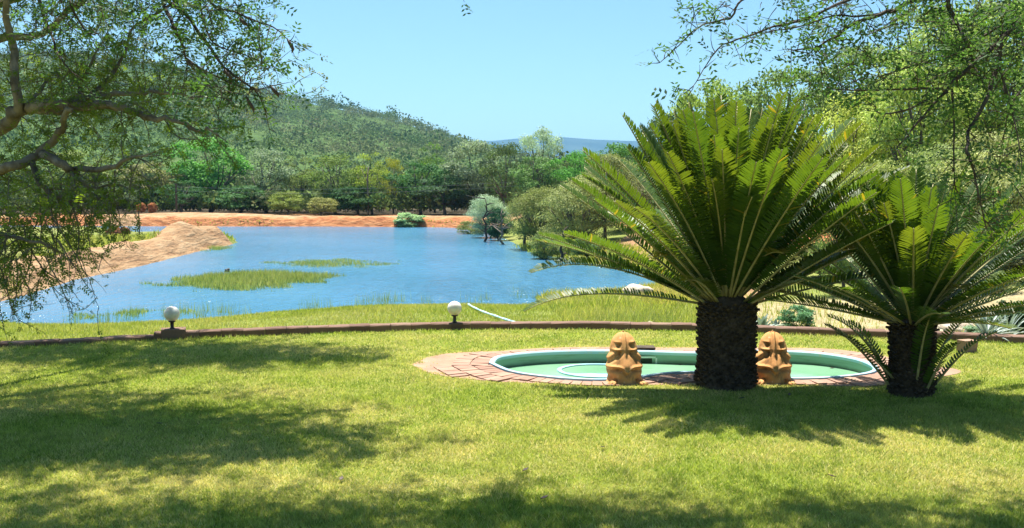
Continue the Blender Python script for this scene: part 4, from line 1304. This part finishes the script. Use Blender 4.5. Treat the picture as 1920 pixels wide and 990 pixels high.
rock('rock', 'pale rock just right of the short cycad trunk behind the kerb', 'rock', 1800, 605, 17.2, .6, .16, M['stone'], 13, rk)
rock('rock', 'pinkish rock peeping under the lower left fronds of the short cycad', 'rock', 1640, 606, 16.4, .5, .12, M['stone'], 14, rk)
rock('rock', 'tan rock high on the slope beyond the inlet', 'rock', 1195, 512, 30, .9, .22, M['stone'], 15, rk)
rock('floating_rock', 'small dark rock breaking the water behind the oval reed island', 'rock', 424, 510, G(424, 510, WATER_Z)[1], .22, .12, M['bark_grey'], 6).location.z = WATER_Z + .03
rock('soil_heap', 'dark red heap of earth on the grassy spit, left lump of the pair', 'soil heap', 214, 438, 66, .9, .55, M['red_earth'], 4, 'heaps of red earth on the spit')
rock('soil_heap', 'dark red heap of earth on the grassy spit, right lump of the pair', 'soil heap', 230, 438, 66, 1.0, .5, M['red_earth'], 7, 'heaps of red earth on the spit')
# squared stone block by the sage bush
bx = G(1812, 663, 0); mb = MB(); mb.box((0, 0, .06), (.20, .14, .2), .3, .015)
o = mb.obj('stone_block', M['sandy']); o.location = (bx[0] + .05, bx[1] + .1, 0); tag(o, 'small squared pinkish stone block on the lawn edge near the right', 'stone block')
pz = G(261, 434, -.8); z0 = float(terr(np.array([pz[0]]), np.array([pz[1]]))[0])
mb = MB(); mb.tube([(0, 0, -.2), (0.02, 0, .9), (.0, 0, 1.75)], [.05, .045, .04], 7); o = mb.obj('wooden_post', M['post']); o.location = (pz[0], pz[1], z0); tag(o, 'thin upright wooden post on the grassy spit before the sand mound', 'post')
mb = MB(); A = PY(330, 350, 100.5); B = PY(1000, 338, 97)
PL = empty('power_line', (A[0], A[1], float(terr(np.array([A[0]]), np.array([A[1]]))[0])), 'pair of thin pale overhead wires strung across the far trees', 'power line')
for dz in (0, -.42):
    pts = []
    for i in range(25):
        k = i / 24; p = np.array(A) * (1 - k) + np.array(B) * k; p[2] += dz - 1.2 * 4 * k * (1 - k) * .45
        pts.append(p - np.array(PL.location))
    mb = MB(); mb.tube(pts, .012, 4); mb.obj('wire', M['wire'], PL)
for q_ in (A, B):
    g0 = float(terr(np.array([q_[0]]), np.array([q_[1]]))[0]); mb = MB()
    b_ = Vector(q_) - PL.location
    mb.tube([(b_.x, b_.y, g0 - .5 - PL.location.z), (b_.x, b_.y, b_.z + .3)], [.13, .1], 8); mb.obj('pole', M['post'], PL)
q_ = PY(690, 385, 103.5); mb = MB(); mb.tube([(0, 0, -.3), (.05, 0, 2.), (-.06, 0, 3.6), (.1, 0, 5.2)], [.09, .08, .07, .05], 7)
mb.tube([(-.06, 0, 3.6), (-.7, 0, 5.0)], [.05, .03], 6)
o = mb.obj('bare_tree_trunk', M['bark_pale'], None, True); o.location = (q_[0], 103.5, float(terr(np.array([q_[0]]), np.array([103.5]))[0])); tag(o, 'thin pale bare trunk before the lime yellow tree', 'tree trunk')

# dead snags at the inlet
def snag(label, x, Y, top_px, seed, mat):
    rd = random.Random(seed); X = (x - 960) / FPX * Y; g0 = float(terr(np.array([X]), np.array([float(Y)]))[0]); h = PY(x, top_px, Y)[2] - g0
    mb = MB(); pts = [Vector((0, 0, -.3))]
    for i in range(1, 9): pts.append(Vector((rd.uniform(-.05, .05) * h, rd.uniform(-.05, .05) * h, h * i / 8)))
    mb.tube(pts, [.11 * (1 - .1 * i) for i in range(9)], 7)
    for k in range(9):
        b_ = pts[rd.randint(3, 8)]; a_ = rd.uniform(0, 6.28); l = h * rd.uniform(.15, .4)
        e = b_ + Vector((cos(a_) * l, sin(a_) * l, rd.uniform(-.1, .6) * l)); mb.tube([b_, b_.lerp(e, .5) + Vector((0, 0, rd.uniform(-.1, .15) * l)), e], [.05, .035, .012], 5)
    o = mb.obj('dead_tree', mat, None, True); o.location = (X, Y, g0); tag(o, label, 'dead tree', 'bare snags at the inlet')
snag('dark bare snag standing in the water at the inlet, left of the pale one', 910, 66, 372, 1, M['bark_dark'])
snag('pale twisted dead tree at the inlet shore', 940, 63, 392, 2, M['bark_pale'])
snag('dark bare stump post in the shallows under the tan thorn tree', 1054, 48, 438, 3, M['bark_dark'])
snag('leaning dark bare trunk left of the tan thorn tree', 985, 60, 385, 4, M['bark_dark'])

# rosette plants behind the kerb
def rosette(label, x, Y, R_, n, mat, seed, grp, el=(20, 80), wl=.045, z=None):
    rd = random.Random(seed); X = (x - 960) / FPX * Y; g0 = float(terr(np.array([X]), np.array([float(Y)]))[0]) if z is None else z
    r = empty('rosette_plant', (X, Y, g0), label, 'agave', grp)
    for k in range(n):
        a_ = k * GA; e = radians(rd.uniform(*el)); l = R_ * rd.uniform(.75, 1.1)
        V = []; 
        hd = Vector((cos(a_), sin(a_), 0)); sd_ = Vector((-sin(a_), cos(a_), 0)); p = Vector((0, 0, .02))
        ns = 6
        for i in range(ns + 1):
            t_ = i / ns; ee = e - t_ * t_ * .5; wv = wl * (1 - t_ ** 2) * (.7 + .6 * t_) + .002
            V += [p - sd_ * wv + Vector((0, 0, wv * .5)), p + Vector((0, 0, -.004)), p + sd_ * wv + Vector((0, 0, wv * .5))]
            p = p + (hd * cos(ee) + Vector((0, 0, 1)) * sin(ee)) * l / ns
        F = []
        for i in range(ns): F += [(i * 3, i * 3 + 1, i * 3 + 4, i * 3 + 3), (i * 3 + 1, i * 3 + 2, i * 3 + 5, i * 3 + 4)]
        me = np_mesh('leaf', [tuple(v) for v in V], F, True, {'var': np.full(len(V), rd.random())}); link('leaf', me, mat, r)
rg = 'pale rosette plants behind the kerb'
rosette('pale agave beside the thick cycad trunk behind the kerb', 1432, 15.3, .36, 22, M['agave'], 1, rg)
rosette('small pale agave left of the leafy blue green bush', 1458, 15.6, .26, 18, M['agave'], 2, rg)
rosette('blue green yucca like rosette right of the short cycad trunk', 1858, 13.4, .5, 34, M['agave'], 3, rg, (10, 75), .022, 0)
rosette('spiky grey rosette at the right edge by the dark leafy shrub', 1895, 13.9, .5, 30, M['agave'], 4, rg, (10, 75), .024, -.1)
random.seed(8)
tree('red_bush', 'maroon leaved bush behind the rosette plants at the right edge', 'bush', 1890, 16.0, 574, 60, 'shrub', (.22, .05, .04), group='red bushes')

# ------------------------------------------------------------------ near thorn trees with traced limbs
class NearTree:
    def __init__(s, seed, lk=.36, wk=.17):
        s.lk = lk; s.wk = wk
        s.rd = random.Random(seed); s.np = np.random.default_rng(seed); s.leafs = []; s.twigs = MB()
        s.C = []; s.D = []; s.S = []; s.L = []; s.W = []; s.V = []; s.Pl = []
    def limb(s, px, Y0, Y1, r0, r1, n=7, wob=.25):
        P = []
        m_ = len(px)
        for i, (x, y) in enumerate(px):
            k = i / (m_ - 1); Yd = Y0 + (Y1 - Y0) * k + s.rd.uniform(-wob, wob) * (0 if i in (0,) else 1)
            P.append(PY(x, y, Yd))
        P = smooth_pts(P, 4)
        return s.limb3(P, r0, r1)
    def limb3(s, P, r0, r1):
        m_ = len(P); R_ = [r0 + (r1 - r0) * (i / (m_ - 1)) for i in range(m_)]
        P = [np.array(p) + s.np.normal(size=3) * r0 * .22 for p in P]
        return P, R_
    def leaf(s, p, d, size, pale=0.0, pairs=5, bright=0.0):
        """pinnate leaf: rows of small oval leaflets on a short stalk"""
        d = unit(d); up = unit(s.np.normal(size=3) * .6 + np.array((0, 0, 1.)));
        sd_ = unit(np.cross(d, up))
        tone = s.rd.random() * .6 + bright
        for i in range(pairs):
            t_ = (i + .6) / pairs
            c = p + d * size * t_ + np.array((0, 0, -.12 * size * t_ * t_))
            for sg in (-1, 1):
                dd = d * .45 + sd_ * sg * .9 + s.np.normal(size=3) * .15
                s.C.append(c); s.D.append(dd); s.S.append(d + s.np.normal(size=3) * .25)
                s.L.append(size * s.lk * s.rd.uniform(.8, 1.2)); s.W.append(size * s.wk); s.V.append(min(1, tone + s.rd.uniform(0, .3))); s.Pl.append(pale * (.6 + .4 * s.rd.random()))
    def twig(s, p, d, length, r, droop, leafsize, dens, pale=0.0, pairs=5, sub=0, bright=0.0, bare=0.0):
        pts = [p]; d = unit(d); n = max(4, int(length / .06))
        q = p.copy()
        for i in range(n):
            d = unit(d + s.np.normal(size=3) * .13 + np.array((0, 0, -droop)) * .12)
            q = q + d * length / n; pts.append(q)
            if i > n * .15 and s.rd.random() > bare:
                k = dens * length / n; c = int(k) + (s.rd.random() < k - int(k))
                for _ in range(c):
                    ld = unit(d * .6 + s.np.normal(size=3) * .8)
                    s.leaf(q + s.np.normal(size=3) * .006, ld, leafsize * s.rd.uniform(.7, 1.2), pale, pairs, bright)
            if sub and s.rd.random() < sub * 6 * length / n:
                s.twig(q, unit(d * .5 + s.np.normal(size=3) * .7), length * s.rd.uniform(.3, .55), r * .5, droop, leafsize, dens, pale, pairs, 0, bright, bare)
        s.twigs.tube(pts, [r * (1 - .75 * i / n) for i in range(n + 1)], 3, False)
    def dress(s, P, every, length, droop, leafsize, dens, t0=.1, pale=0.0, pairs=5, sub=.5, up=.2, bright=0.0, bare=0.0, r=.006):
        P = [np.array(p) for p in P]; L_ = sum(np.linalg.norm(P[i + 1] - P[i]) for i in range(len(P) - 1))
        n = max(1, int(L_ / every))
        for k in range(n):
            t_ = t0 + (1 - t0) * (k + s.rd.random()) / n
            i = min(int(t_ * (len(P) - 1)), len(P) - 2); f_ = t_ * (len(P) - 1) - i
            p = P[i] * (1 - f_) + P[i + 1] * f_
            tn = unit(P[i + 1] - P[i]); d = unit(tn * .5 + s.np.normal(size=3) * .75 + np.array((0, 0, up)))
            s.twig(p, d, length * s.rd.uniform(.5, 1.3), r, droop, leafsize, dens, pale, pairs, sub, bright, bare)
        e = P[-1]; s.twig(e, unit(P[-1] - P[-2]), length * .6, r, droop, leafsize, dens, pale, pairs, sub, bright, bare)
    def finish(s, root, leafmat, barkmat):
        me = leaves_mesh('foliage', np.array(s.C), np.array(s.D), np.array(s.S), np.array(s.L), np.array(s.W), np.array(s.V), .06, {'pale': np.array(s.Pl)})
        under(link('foliage', me, leafmat), root)
        o = s.twigs.obj('twigs', barkmat); o['kind'] = 'stuff'; under(o, root)
        print('foliage quads', len(s.C))

def branch_obj(root, P, R_, mat, name='branch', n=7):
    mb = MB(); mb.tube(P, R_, n); under(mb.obj(name, mat, None, True), root)

# --- mid-distance acacia on the left (trunk outside the frame)
AC = NearTree(101, .42, .20)
root = empty('acacia_tree', (-7.2, 9.4, 0), 'spreading acacia with pale limbs and weeping leafy twigs filling the left side', 'acacia tree')
tk, tr_ = AC.limb3(smooth_pts([(-7.2, 9.4, -.2), (-7.15, 9.35, .7), (-6.9, 9.3, 1.5), (-6.4, 9.2, 2.2)], 4), .24, .16); branch_obj(root, tk, tr_, M['bark_pale'], 'trunk', 12)
tk, tr_ = AC.limb3(smooth_pts([(-7.0, 9.35, 1.2), (-7.0, 9.6, 2.4), (-6.6, 10.2, 3.6), (-5.8, 11.2, 4.6), (-4.8, 12.4, 5.1)], 4), .17, .05); branch_obj(root, tk, tr_, M['bark_pale'], 'branch', 9)
hi1 = tk
tk, tr_ = AC.limb3(smooth_pts([(-6.9, 9.35, 1.8), (-6.3, 9.4, 3.2), (-5.2, 9.8, 4.3), (-3.6, 10.4, 4.9), (-2.1, 10.9, 5.15)], 4), .13, .03); branch_obj(root, tk, tr_, M['bark_pale'], 'branch', 9)
hi2 = tk
LIMBS = [
    ([(-330, 330), (-140, 320), (-60, 290), (0, 243), (30, 215), (55, 205), (100, 195), (160, 195), (220, 203), (265, 215), (310, 225), (360, 240), (405, 250)], 9.2, 8.6, .085, .010),
    ([(55, 207), (110, 206), (150, 190), (200, 178), (260, 175), (310, 172), (370, 182)], 9.0, 9.6, .04, .009),
    ([(38, 215), (30, 170), (24, 100), (15, 40), (12, -30), (20, -120)], 9.0, 9.2, .045, .02),
    ([(45, 205), (75, 170), (97, 137), (125, 155), (150, 185)], 9.0, 9.3, .018, .006),
    ([(-330, 360), (-120, 350), (-30, 330), (15, 312), (70, 290), (100, 262), (120, 235), (130, 200)], 8.9, 8.8, .06, .022),
    ([(80, 288), (120, 310), (140, 320), (200, 315), (240, 298), (280, 290)], 8.8, 8.4, .042, .008),
    ([(215, 135), (235, 95), (250, 50), (290, 28), (330, 0)], 9.8, 10.4, .016, .010),
    ([(130, 200), (180, 170), (215, 135)], 9.1, 9.8, .03, .016),
    ([(-330, 100), (-100, 90), (40, 70), (80, 60), (150, 0), (220, -60)], 9.6, 10.2, .05, .02),
    ([(60, 300), (75, 345), (110, 370), (150, 378), (190, 372)], 8.8, 8.5, .028, .007),
    ([(120, 310), (150, 340), (175, 352), (215, 345)], 8.7, 8.3, .018, .006),
    ([(160, 195), (150, 160), (175, 110), (190, 80)], 9.1, 9.7, .018, .006),
    ([(310, 225), (330, 255), (365, 262)], 8.8, 8.5, .010, .004),
    ([(-60, 420), (0, 440), (60, 450), (110, 470)], 8.5, 8.1, .03, .006),
]
allP = []
for (px, Y0, Y1, r0, r1) in LIMBS:
    P, R_ = AC.limb(px, Y0, Y1, r0 * 1.05, r1 * 1.1); branch_obj(root, P, R_, M['bark_pale'] if r0 > .03 else M['bark_grey']); allP.append(P)
AC.dress(allP[0], .13, .38, .5, .066, 20, .3, sub=.6, up=.2)
AC.dress(allP[1], .10, .34, .3, .066, 21, .1, sub=.6, up=.4, pale=.1, bright=.1)
AC.dress(allP[2], .13, .50, .3, .066, 18, .1, sub=.6)
AC.dress(allP[3], .10, .35, .3, .066, 22, .2, bright=.2)
AC.dress(allP[4], .10, .42, .9, .066, 18, .3, sub=.6)
AC.dress(allP[5], .09, .50, 1.3, .066, 15, .2, sub=.5, up=-.1)
AC.dress(allP[6], .14, .45, .1, .045, 22, .1, pale=.3, sub=.4, up=.3)
AC.dress(allP[7], .10, .4, .3, .066, 20, .1)
AC.dress(allP[8], .12, .5, .2, .066, 18, .2)
AC.dress(allP[9], .07, .55, 1.5, .066, 15, .1, up=-.3, sub=.5)
AC.dress(allP[10], .08, .5, 1.5, .066, 14, .1, up=-.3)
AC.dress(allP[11], .09, .4, .2, .066, 21, .1, bright=.15)
AC.dress(allP[13], .07, .5, 1.0, .066, 16, .1, up=0)
# green masses of twiggy foliage in front of and behind the limbs
def mass(T, x0, x1, y0, y1, Y0, Y1, n, length, droop, dens, leafsize=.08, pale=0.0, bright=0.0, up=.1, bare=0.0):
    n = int(n * .8)
    cl = [np.array(PY(T.rd.uniform(x0, x1), T.rd.uniform(y0, y1), T.rd.uniform(Y0, Y1))) for _ in range(max(2, n // 5))]
    for k in range(n):
        p = T.rd.choice(cl) + T.np.normal(size=3) * np.array((.16, .2, .07))
        T.twig(p, T.np.normal(size=3) + np.array((.3, 0, up)), length * .8 * T.rd.uniform(.6, 1.3), .005, droop, leafsize, dens * .62, pale, 4, .4, bright, bare)
mass(AC, -60, 320, 80, 200, 9.5, 11.0, 230, .45, .2, 30, bright=.2)  # lightened leaf tone stands in for sunlight on this foliage
mass(AC, 250, 420, 110, 200, 9.3, 10.2, 26, .4, .1, 22, pale=.3, bright=.1)
mass(AC, -60, 420, -20, 90, 9.6, 11.5, 80, .5, .2, 22, pale=.12)
mass(AC, 430, 500, 50, 130, 9.6, 10.2, 30, .3, .1, 36, pale=.75)  # pale leaf colour paints the glare of full sun on this clump
mass(AC, 380, 480, 160, 210, 9.4, 10.0, 30, .3, .2, 30, pale=.75)  # sun glare put into the leaf colour again
mass(AC, -60, 200, 200, 330, 9.6, 10.8, 60, .45, .5, 26, bright=.1)
mass(AC, 180, 290, 220, 320, 8.6, 9.6, 30, .4, .6, 22)
mass(AC, -80, 110, 320, 540, 8.2, 9.6, 190, .5, .9, 26, bright=.1)  # leaf tone lifted to look sunlit at the left edge
mass(AC, 90, 210, 330, 460, 8.2, 9.2, 28, .5, 1.5, 18)
# weeping twigs hanging toward the water
for (x, y, l, dx) in [(20, 400, .95, .1), (45, 420, .9, .2), (70, 380, .95, .3), (95, 400, .9, .35), (120, 360, .85, .3), (150, 350, .8, .35), (175, 330, .7, .4), (10, 450, .8, .1), (60, 470, .65, .3),
                      (85, 480, .6, .4), (110, 450, .6, .6), (200, 330, .6, .3), (140, 400, .65, .4), (215, 320, .55, .3), (30, 480, .6, .15), (245, 310, .5, .3), (0, 500, .5, .3), (75, 500, .45, .9), (40, 515, .45, .6), (100, 380, 1.0, .1), (55, 440, .85, .0)]:
    AC.twig(np.array(PY(x, y, AC.rd.uniform(7.9, 8.8))), np.array((dx, 0, -1.)), l, .008, .8, .042, 26, 0, 5, .35, .0, .15)
# crown above the frame
AC.dress(hi1, .11, .8, .1, .085, 17, .25, pairs=4, sub=.7, up=.3)
AC.dress(hi2, .09, .8, .1, .085, 17, .30, pairs=4, sub=.7, up=.3)
def high_branch(T, root, pts, r0, r1, mat, every=.12, length=.8, dens=14, size=.085, t0=.2, sub=.7):
    P, R_ = T.limb3(smooth_pts(pts, 4), r0, r1); branch_obj(root, P, R_, mat); T.dress(P, every, length, .1, size, dens, t0, pairs=4, sub=sub, up=.3); return P
high_branch(AC, root, [(-6.4, 10.3, 3.7), (-5.8, 12.2, 4.6), (-5.0, 14.2, 5.3), (-4.0, 15.2, 5.8)], .07, .02, M['bark_pale'])
high_branch(AC, root, [(-6.7, 9.9, 3.0), (-6.9, 12.0, 4.4), (-6.8, 14.0, 5.2), (-6.4, 15.4, 5.6)], .07, .02, M['bark_pale'])
high_branch(AC, root, [(-5.9, 9.5, 3.6), (-5.0, 8.9, 4.6), (-3.7, 9.3, 5.0), (-2.5, 9.6, 5.1)], .06, .015, M['bark_pale'])
high_branch(AC, root, [(-6.2, 9.4, 3.4), (-6.2, 10.9, 4.9), (-4.8, 11.6, 5.4), (-3.2, 11.8, 5.4)], .06, .015, M['bark_pale'])
def shade(T, c, r, n, l=.6, dens=15, size=.10):  # unseen foliage above the frame, shaped and enlarged to shade the lawn
    for k in range(n):
        v = unit(T.np.normal(size=3)) * T.rd.random() ** .45
        T.twig(np.array(c) + v * np.array(r), T.np.normal(size=3) * np.array((1, 1, .3)), l * T.rd.uniform(.6, 1.3), .005, 0, size * 1.3, dens * .62, 0, 3, .4)
shade(AC, (-5.4, 10.1, 5.3), (2.2, 1.25, .4), 420, size=.165)
shade(AC, (-3.6, 9.85, 5.3), (1.9, .95, .3), 260, size=.165)
shade(AC, (-2.1, 9.75, 5.3), (.9, .35, .2), 34, size=.165)
shade(AC, (-5.8, 14.3, 5.7), (3.2, 1.1, .35), 420, size=.165)
shade(AC, (-3.8, 14.1, 5.6), (1.5, .6, .3), 120, size=.165)
AC.finish(root, M['acacia_leaf'], M['bark_grey'])

# --- near thorn tree overhead left: dark branches with pods
TH = NearTree(202, .40, .17)
root = empty('thorn_tree', (-5.4, 3.6, 0), 'dark thorn tree branches with curved seed pods hanging in from the upper left', 'thorn tree')
tk, tr_ = TH.limb3(smooth_pts([(-5.4, 3.6, -.2), (-5.3, 3.7, 1.5), (-5.0, 4.0, 3.2), (-4.2, 4.6, 4.4)], 4), .2, .12); branch_obj(root, tk, tr_, M['bark_dark'], 'trunk', 12)
o_, r_ = TH.limb3(smooth_pts([(-4.2, 4.6, 4.4), (-3.2, 5.2, 4.6), (-2.3, 5.5, 4.2), (-1.95, 5.5, 3.6)], 4), .07, .02); branch_obj(root, o_, r_, M['bark_dark'])
NL = [([(230, -120), (290, -30), (315, 25), (330, 60), (345, 90), (352, 125)], .014, .005),
      ([(290, -30), (315, 0), (350, 30), (385, 75), (420, 125), (455, 155), (480, 170), (497, 205)], .013, .003),
      ([(345, -60), (400, 10), (440, 22), (480, 40), (520, 55), (542, 78)], .009, .002),
      ([(55, -80), (75, 10), (95, 60), (108, 100), (135, 135)], .012, .003),
      ([(120, -60), (135, 15), (165, 60), (185, 62)], .009, .003),
      ([(350, 110), (380, 130), (420, 150), (470, 168), (515, 160)], .007, .002),
      ([(365, -40), (380, 30), (400, 80), (450, 100), (500, 120)], .007, .002)]
for px, r0, r1 in NL:
    P, R_ = TH.limb(px, 5.5, 5.2, r0, r1, wob=.12); branch_obj(root, P, R_, M['bark_dark']); TH.dress(P, .05, .16, .4, .075, 22, .15, pairs=3, sub=.3, r=.0035)
def nmass(T, x0, x1, y0, y1, Y, n, l=.25, dens=36, size=.075, droop=.3):
    for k in range(n):
        T.twig(np.array(PY(T.rd.uniform(x0, x1), T.rd.uniform(y0, y1), Y + T.rd.uniform(-.3, .3))), T.np.normal(size=3), l * T.rd.uniform(.6, 1.3), .003, droop, size, dens * .62, 0, 3, .3)
nmass(TH, 60, 240, -30, 35, 5.4, 60)
nmass(TH, 240, 470, -30, 22, 5.4, 80)
nmass(TH, 380, 500, 110, 190, 5.2, 36)
for x, y, l, a_ in ((538, 72, .06, .6), (462, 180, .07, .2), (449, 33, .035, 0), (349, 108, .05, -.1), (508, 160, .05, .1), (420, 128, .05, 0)):
    b_ = np.array(PY(x, y, 5.2)); pts = [b_ + np.array((sin(a_ + k * .5) * .012 * k, 0, -l * 1.3 * k / 4)) for k in range(5)]
    mb = MB(); mb.tube(pts, [.003, .009, .011, .009, .002], 6); under(mb.obj('seed_pod', M['seed_pod'], None, True), root)
# overhead crown whose shade falls across the front of the lawn
for pts in ([(-4.4, 4.5, 4.2), (-3.4, 6.4, 5.2), (-2.0, 7.9, 5.6), (-.4, 8.3, 5.7)], [(-4.2, 4.6, 4.4), (-2.2, 6.6, 5.3), (-.2, 7.7, 5.5), (1.7, 8.3, 5.6)],
            [(-4.6, 4.4, 4.0), (-4.9, 6.8, 5.2), (-4.6, 8.0, 5.6), (-3.6, 8.6, 5.6)], [(-4.2, 4.6, 4.4), (-1.6, 5.8, 5.2), (1.2, 7.2, 5.3), (2.9, 7.9, 5.4)], [(-4.9, 4.2, 3.6), (-6.2, 6.4, 5.0), (-6.3, 8.2, 5.5), (-5.6, 9.6, 5.6)]):
    high_branch(TH, root, pts, .06, .014, M['bark_dark'], every=.16, length=.65, dens=13, size=.09, t0=.35)
shade(TH, (-5.0, 7.85, 5.6), (2.6, .7, .35), 240, size=.165)
shade(TH, (-1.9, 7.75, 5.6), (2.6, .65, .35), 240, size=.165)
shade(TH, (.6, 7.8, 5.6), (1.5, .6, .3), 90, size=.165)
shade(TH, (2.2, 7.75, 5.4), (1.4, .5, .3), 50, size=.165)
TH.finish(root, M['thorn_leaf'], M['bark_dark'])

# --- near thorn tree on the right
TR = NearTree(303, .40, .17)
root = empty('thorn_tree', (4.9, 4.2, 0), 'thorn tree branches with small paired leaves hanging in from the upper right', 'thorn tree')
tk, tr_ = TR.limb3(smooth_pts([(4.9, 4.2, -.2), (4.8, 4.3, 1.6), (4.4, 4.6, 3.2), (3.9, 5.0, 4.2)], 4), .2, .1); branch_obj(root, tk, tr_, M['bark_dark'], 'trunk', 12)
RL = [([(2300, -60), (2050, -10), (1920, 35), (1897, 50), (1854, 96), (1797, 146), (1770, 173), (1719, 231), (1677, 279)], .022, .003, 5.2, 4.7),
      ([(1770, 170), (1758, 166), (1681, 168), (1596, 170), (1554, 166)], .008, .002, 4.75, 4.7),
      ([(2100, 0), (1912, 38), (1854, 62), (1797, 96), (1735, 116), (1673, 135), (1642, 146)], .010, .002, 5.2, 5.2),
      ([(1760, -80), (1777, 0), (1781, 15), (1797, 50), (1816, 92), (1823, 119)], .014, .006, 5.0, 4.9),
      ([(2000, -40), (1889, 65), (1870, 116), (1847, 193), (1820, 239), (1812, 277), (1827, 324), (1838, 380), (1850, 430)], .015, .003, 5.0, 4.5),
      ([(1785, 170), (1789, 231), (1789, 330), (1800, 380)], .006, .002, 4.8, 4.7),
      ([(2000, -80), (1820, -20), (1719, 0), (1662, 23), (1604, 42), (1565, 69), (1527, 89), (1480, 94)], .016, .003, 5.2, 4.8),
      ([(1800, -60), (1662, -20), (1588, 0), (1546, 19), (1500, 39), (1450, 50), (1411, 65), (1361, 81), (1342, 96), (1311, 143), (1296, 172)], .009, .0015, 5.0, 4.6),
      ([(1560, -60), (1450, -20), (1390, 0), (1373, 31), (1346, 39), (1311, 50), (1280, 77), (1253, 104), (1236, 118)], .007, .0015, 4.8, 4.6),
      ([(1743, 185), (1692, 208), (1650, 212), (1639, 197)], .006, .002, 4.8, 4.7),
      ([(1662, 23), (1604, 31), (1565, 29), (1500, 50), (1440, 60), (1400, 80)], .006, .002, 5.0, 4.9),
      ([(1870, 116), (1890, 180), (1905, 240), (1915, 300)], .007, .002, 4.9, 4.7),
      ([(2050, 60), (1960, 120), (1900, 190), (1880, 260)], .009, .003, 5.4, 5.2),
      ([(1850, 170), (1830, 130), (1800, 100), (1760, 40)], .005, .002, 4.9, 5.3)]
for i, (px, r0, r1, Y0, Y1) in enumerate(RL):
    P, R_ = TR.limb(px, Y0, Y1, r0, r1, wob=.10); branch_obj(root, P, R_, M['bark_dark'])
    TR.dress(P, .055 if i not in (7, 8) else .07, .17 if i not in (7, 8) else .12, .3 if i not in (4, 5, 11) else 1.0, .075, 18, .15, pairs=3, sub=.35, r=.003, bright=.15 if i in (1, 2, 5, 9, 10) else 0)
nmass(TR, 1520, 1760, 60, 175, 4.9, 85, .2, 32)
nmass(TR, 1700, 1960, -30, 160, 5.0, 110, .22, 32)
nmass(TR, 1540, 1740, -20, 60, 5.0, 45, .2, 32)
nmass(TR, 1830, 1960, 150, 400, 4.9, 60, .2, 30, droop=.8)
nmass(TR, 1780, 1880, 200, 420, 4.7, 22, .15, 30, droop=1.)
nmass(TR, 1280, 1330, 0, 25, 4.8, 7, .12, 34)
nmass(TR, 1340, 1560, 0, 75, 4.8, 26, .12, 34)
nmass(TR, 840, 880, -14, -6, 4.8, 3, .06, 30)
for pts in ([(4.2, 4.9, 4.0), (3.2, 6.6, 5.0), (2.4, 7.9, 5.4), (1.5, 8.4, 5.5)], [(4.4, 4.6, 3.4), (4.2, 6.6, 4.8), (3.8, 8.0, 5.2), (2.7, 8.5, 5.3)]):
    high_branch(TR, root, pts, .05, .012, M['bark_dark'], every=.2, length=.55, dens=10, size=.085, t0=.5)
TR.finish(root, M['thorn_leaf'], M['bark_dark'])

# leaves floating on the pool
for x, y, lb in ((1010, 676, 'small brown leaf floating at the left end of the pool'), (1110, 674, 'small leaf floating near the far wall of the pool, left of the left statue'), (1275, 684, 'small leaf floating in the narrow middle of the pool'), (1560, 690, 'small leaf floating in the right lobe of the pool')):
    q_ = G(x, y, -.122); mb = MB(); mb.add([(-.03, 0, 0), (0, .014, .004), (.03, 0, .002), (0, -.014, .004), (-.03, 0, -.002), (0, .014, 0), (.03, 0, 0), (0, -.014, 0)], [(0, 3, 2, 1), (4, 5, 6, 7), (0, 1, 5, 4), (1, 2, 6, 5), (2, 3, 7, 6), (3, 0, 4, 7)])
    o = mb.obj('floating_leaf', M['seed_pod']); o.location = q_; tag(o, lb, 'floating leaf', 'leaves floating on the pool')
# fallen leaves on the lawn
for i, (x, y, lb) in enumerate([(985, 888, 'curled brown leaf on the sunny lawn near the bottom centre'), (1130, 845, 'dead leaf on the sunny lawn in front of the left frog statue'), (1020, 941, 'pale brown leaf at the edge of the bottom shade'),
        (640, 905, 'dead leaf on the dry yellow patch of lawn'), (1390, 752, 'dead leaf in the shade at the foot of the thick cycad trunk'), (1480, 745, 'dead leaf in the shade before the right frog statue'),
        (300, 800, 'dead leaf in the big tree shadow on the left lawn'), (1560, 900, 'dead leaf on the sunny lawn at the lower right')]):
    q_ = G(x, y, 0); mb = MB(); a_ = random.random() * 6; c_, s_ = cos(a_), sin(a_)
    V = [(-.03, 0, .03), (0, .016, .036), (.034, 0, .042), (0, -.016, .034)]; V = [(x_ * c_ - y_ * s_, x_ * s_ + y_ * c_, z_) for x_, y_, z_ in V]; V += [(a1, b1, c1 - .004) for a1, b1, c1 in V]
    mb.add(V, [(0, 1, 2, 3), (7, 6, 5, 4), (0, 4, 5, 1), (1, 5, 6, 2), (2, 6, 7, 3), (3, 7, 4, 0)])
    o = mb.obj('fallen_leaf', M['seed_pod']); o.location = q_; tag(o, lb, 'fallen leaf', 'dead leaves scattered on the lawn')
print('tris', sum(sum(len(p.vertices) - 2 for p in me.polygons) if len(me.polygons) < 5000 else len(me.loops) - 2 * len(me.polygons) for me in bpy.data.meshes))
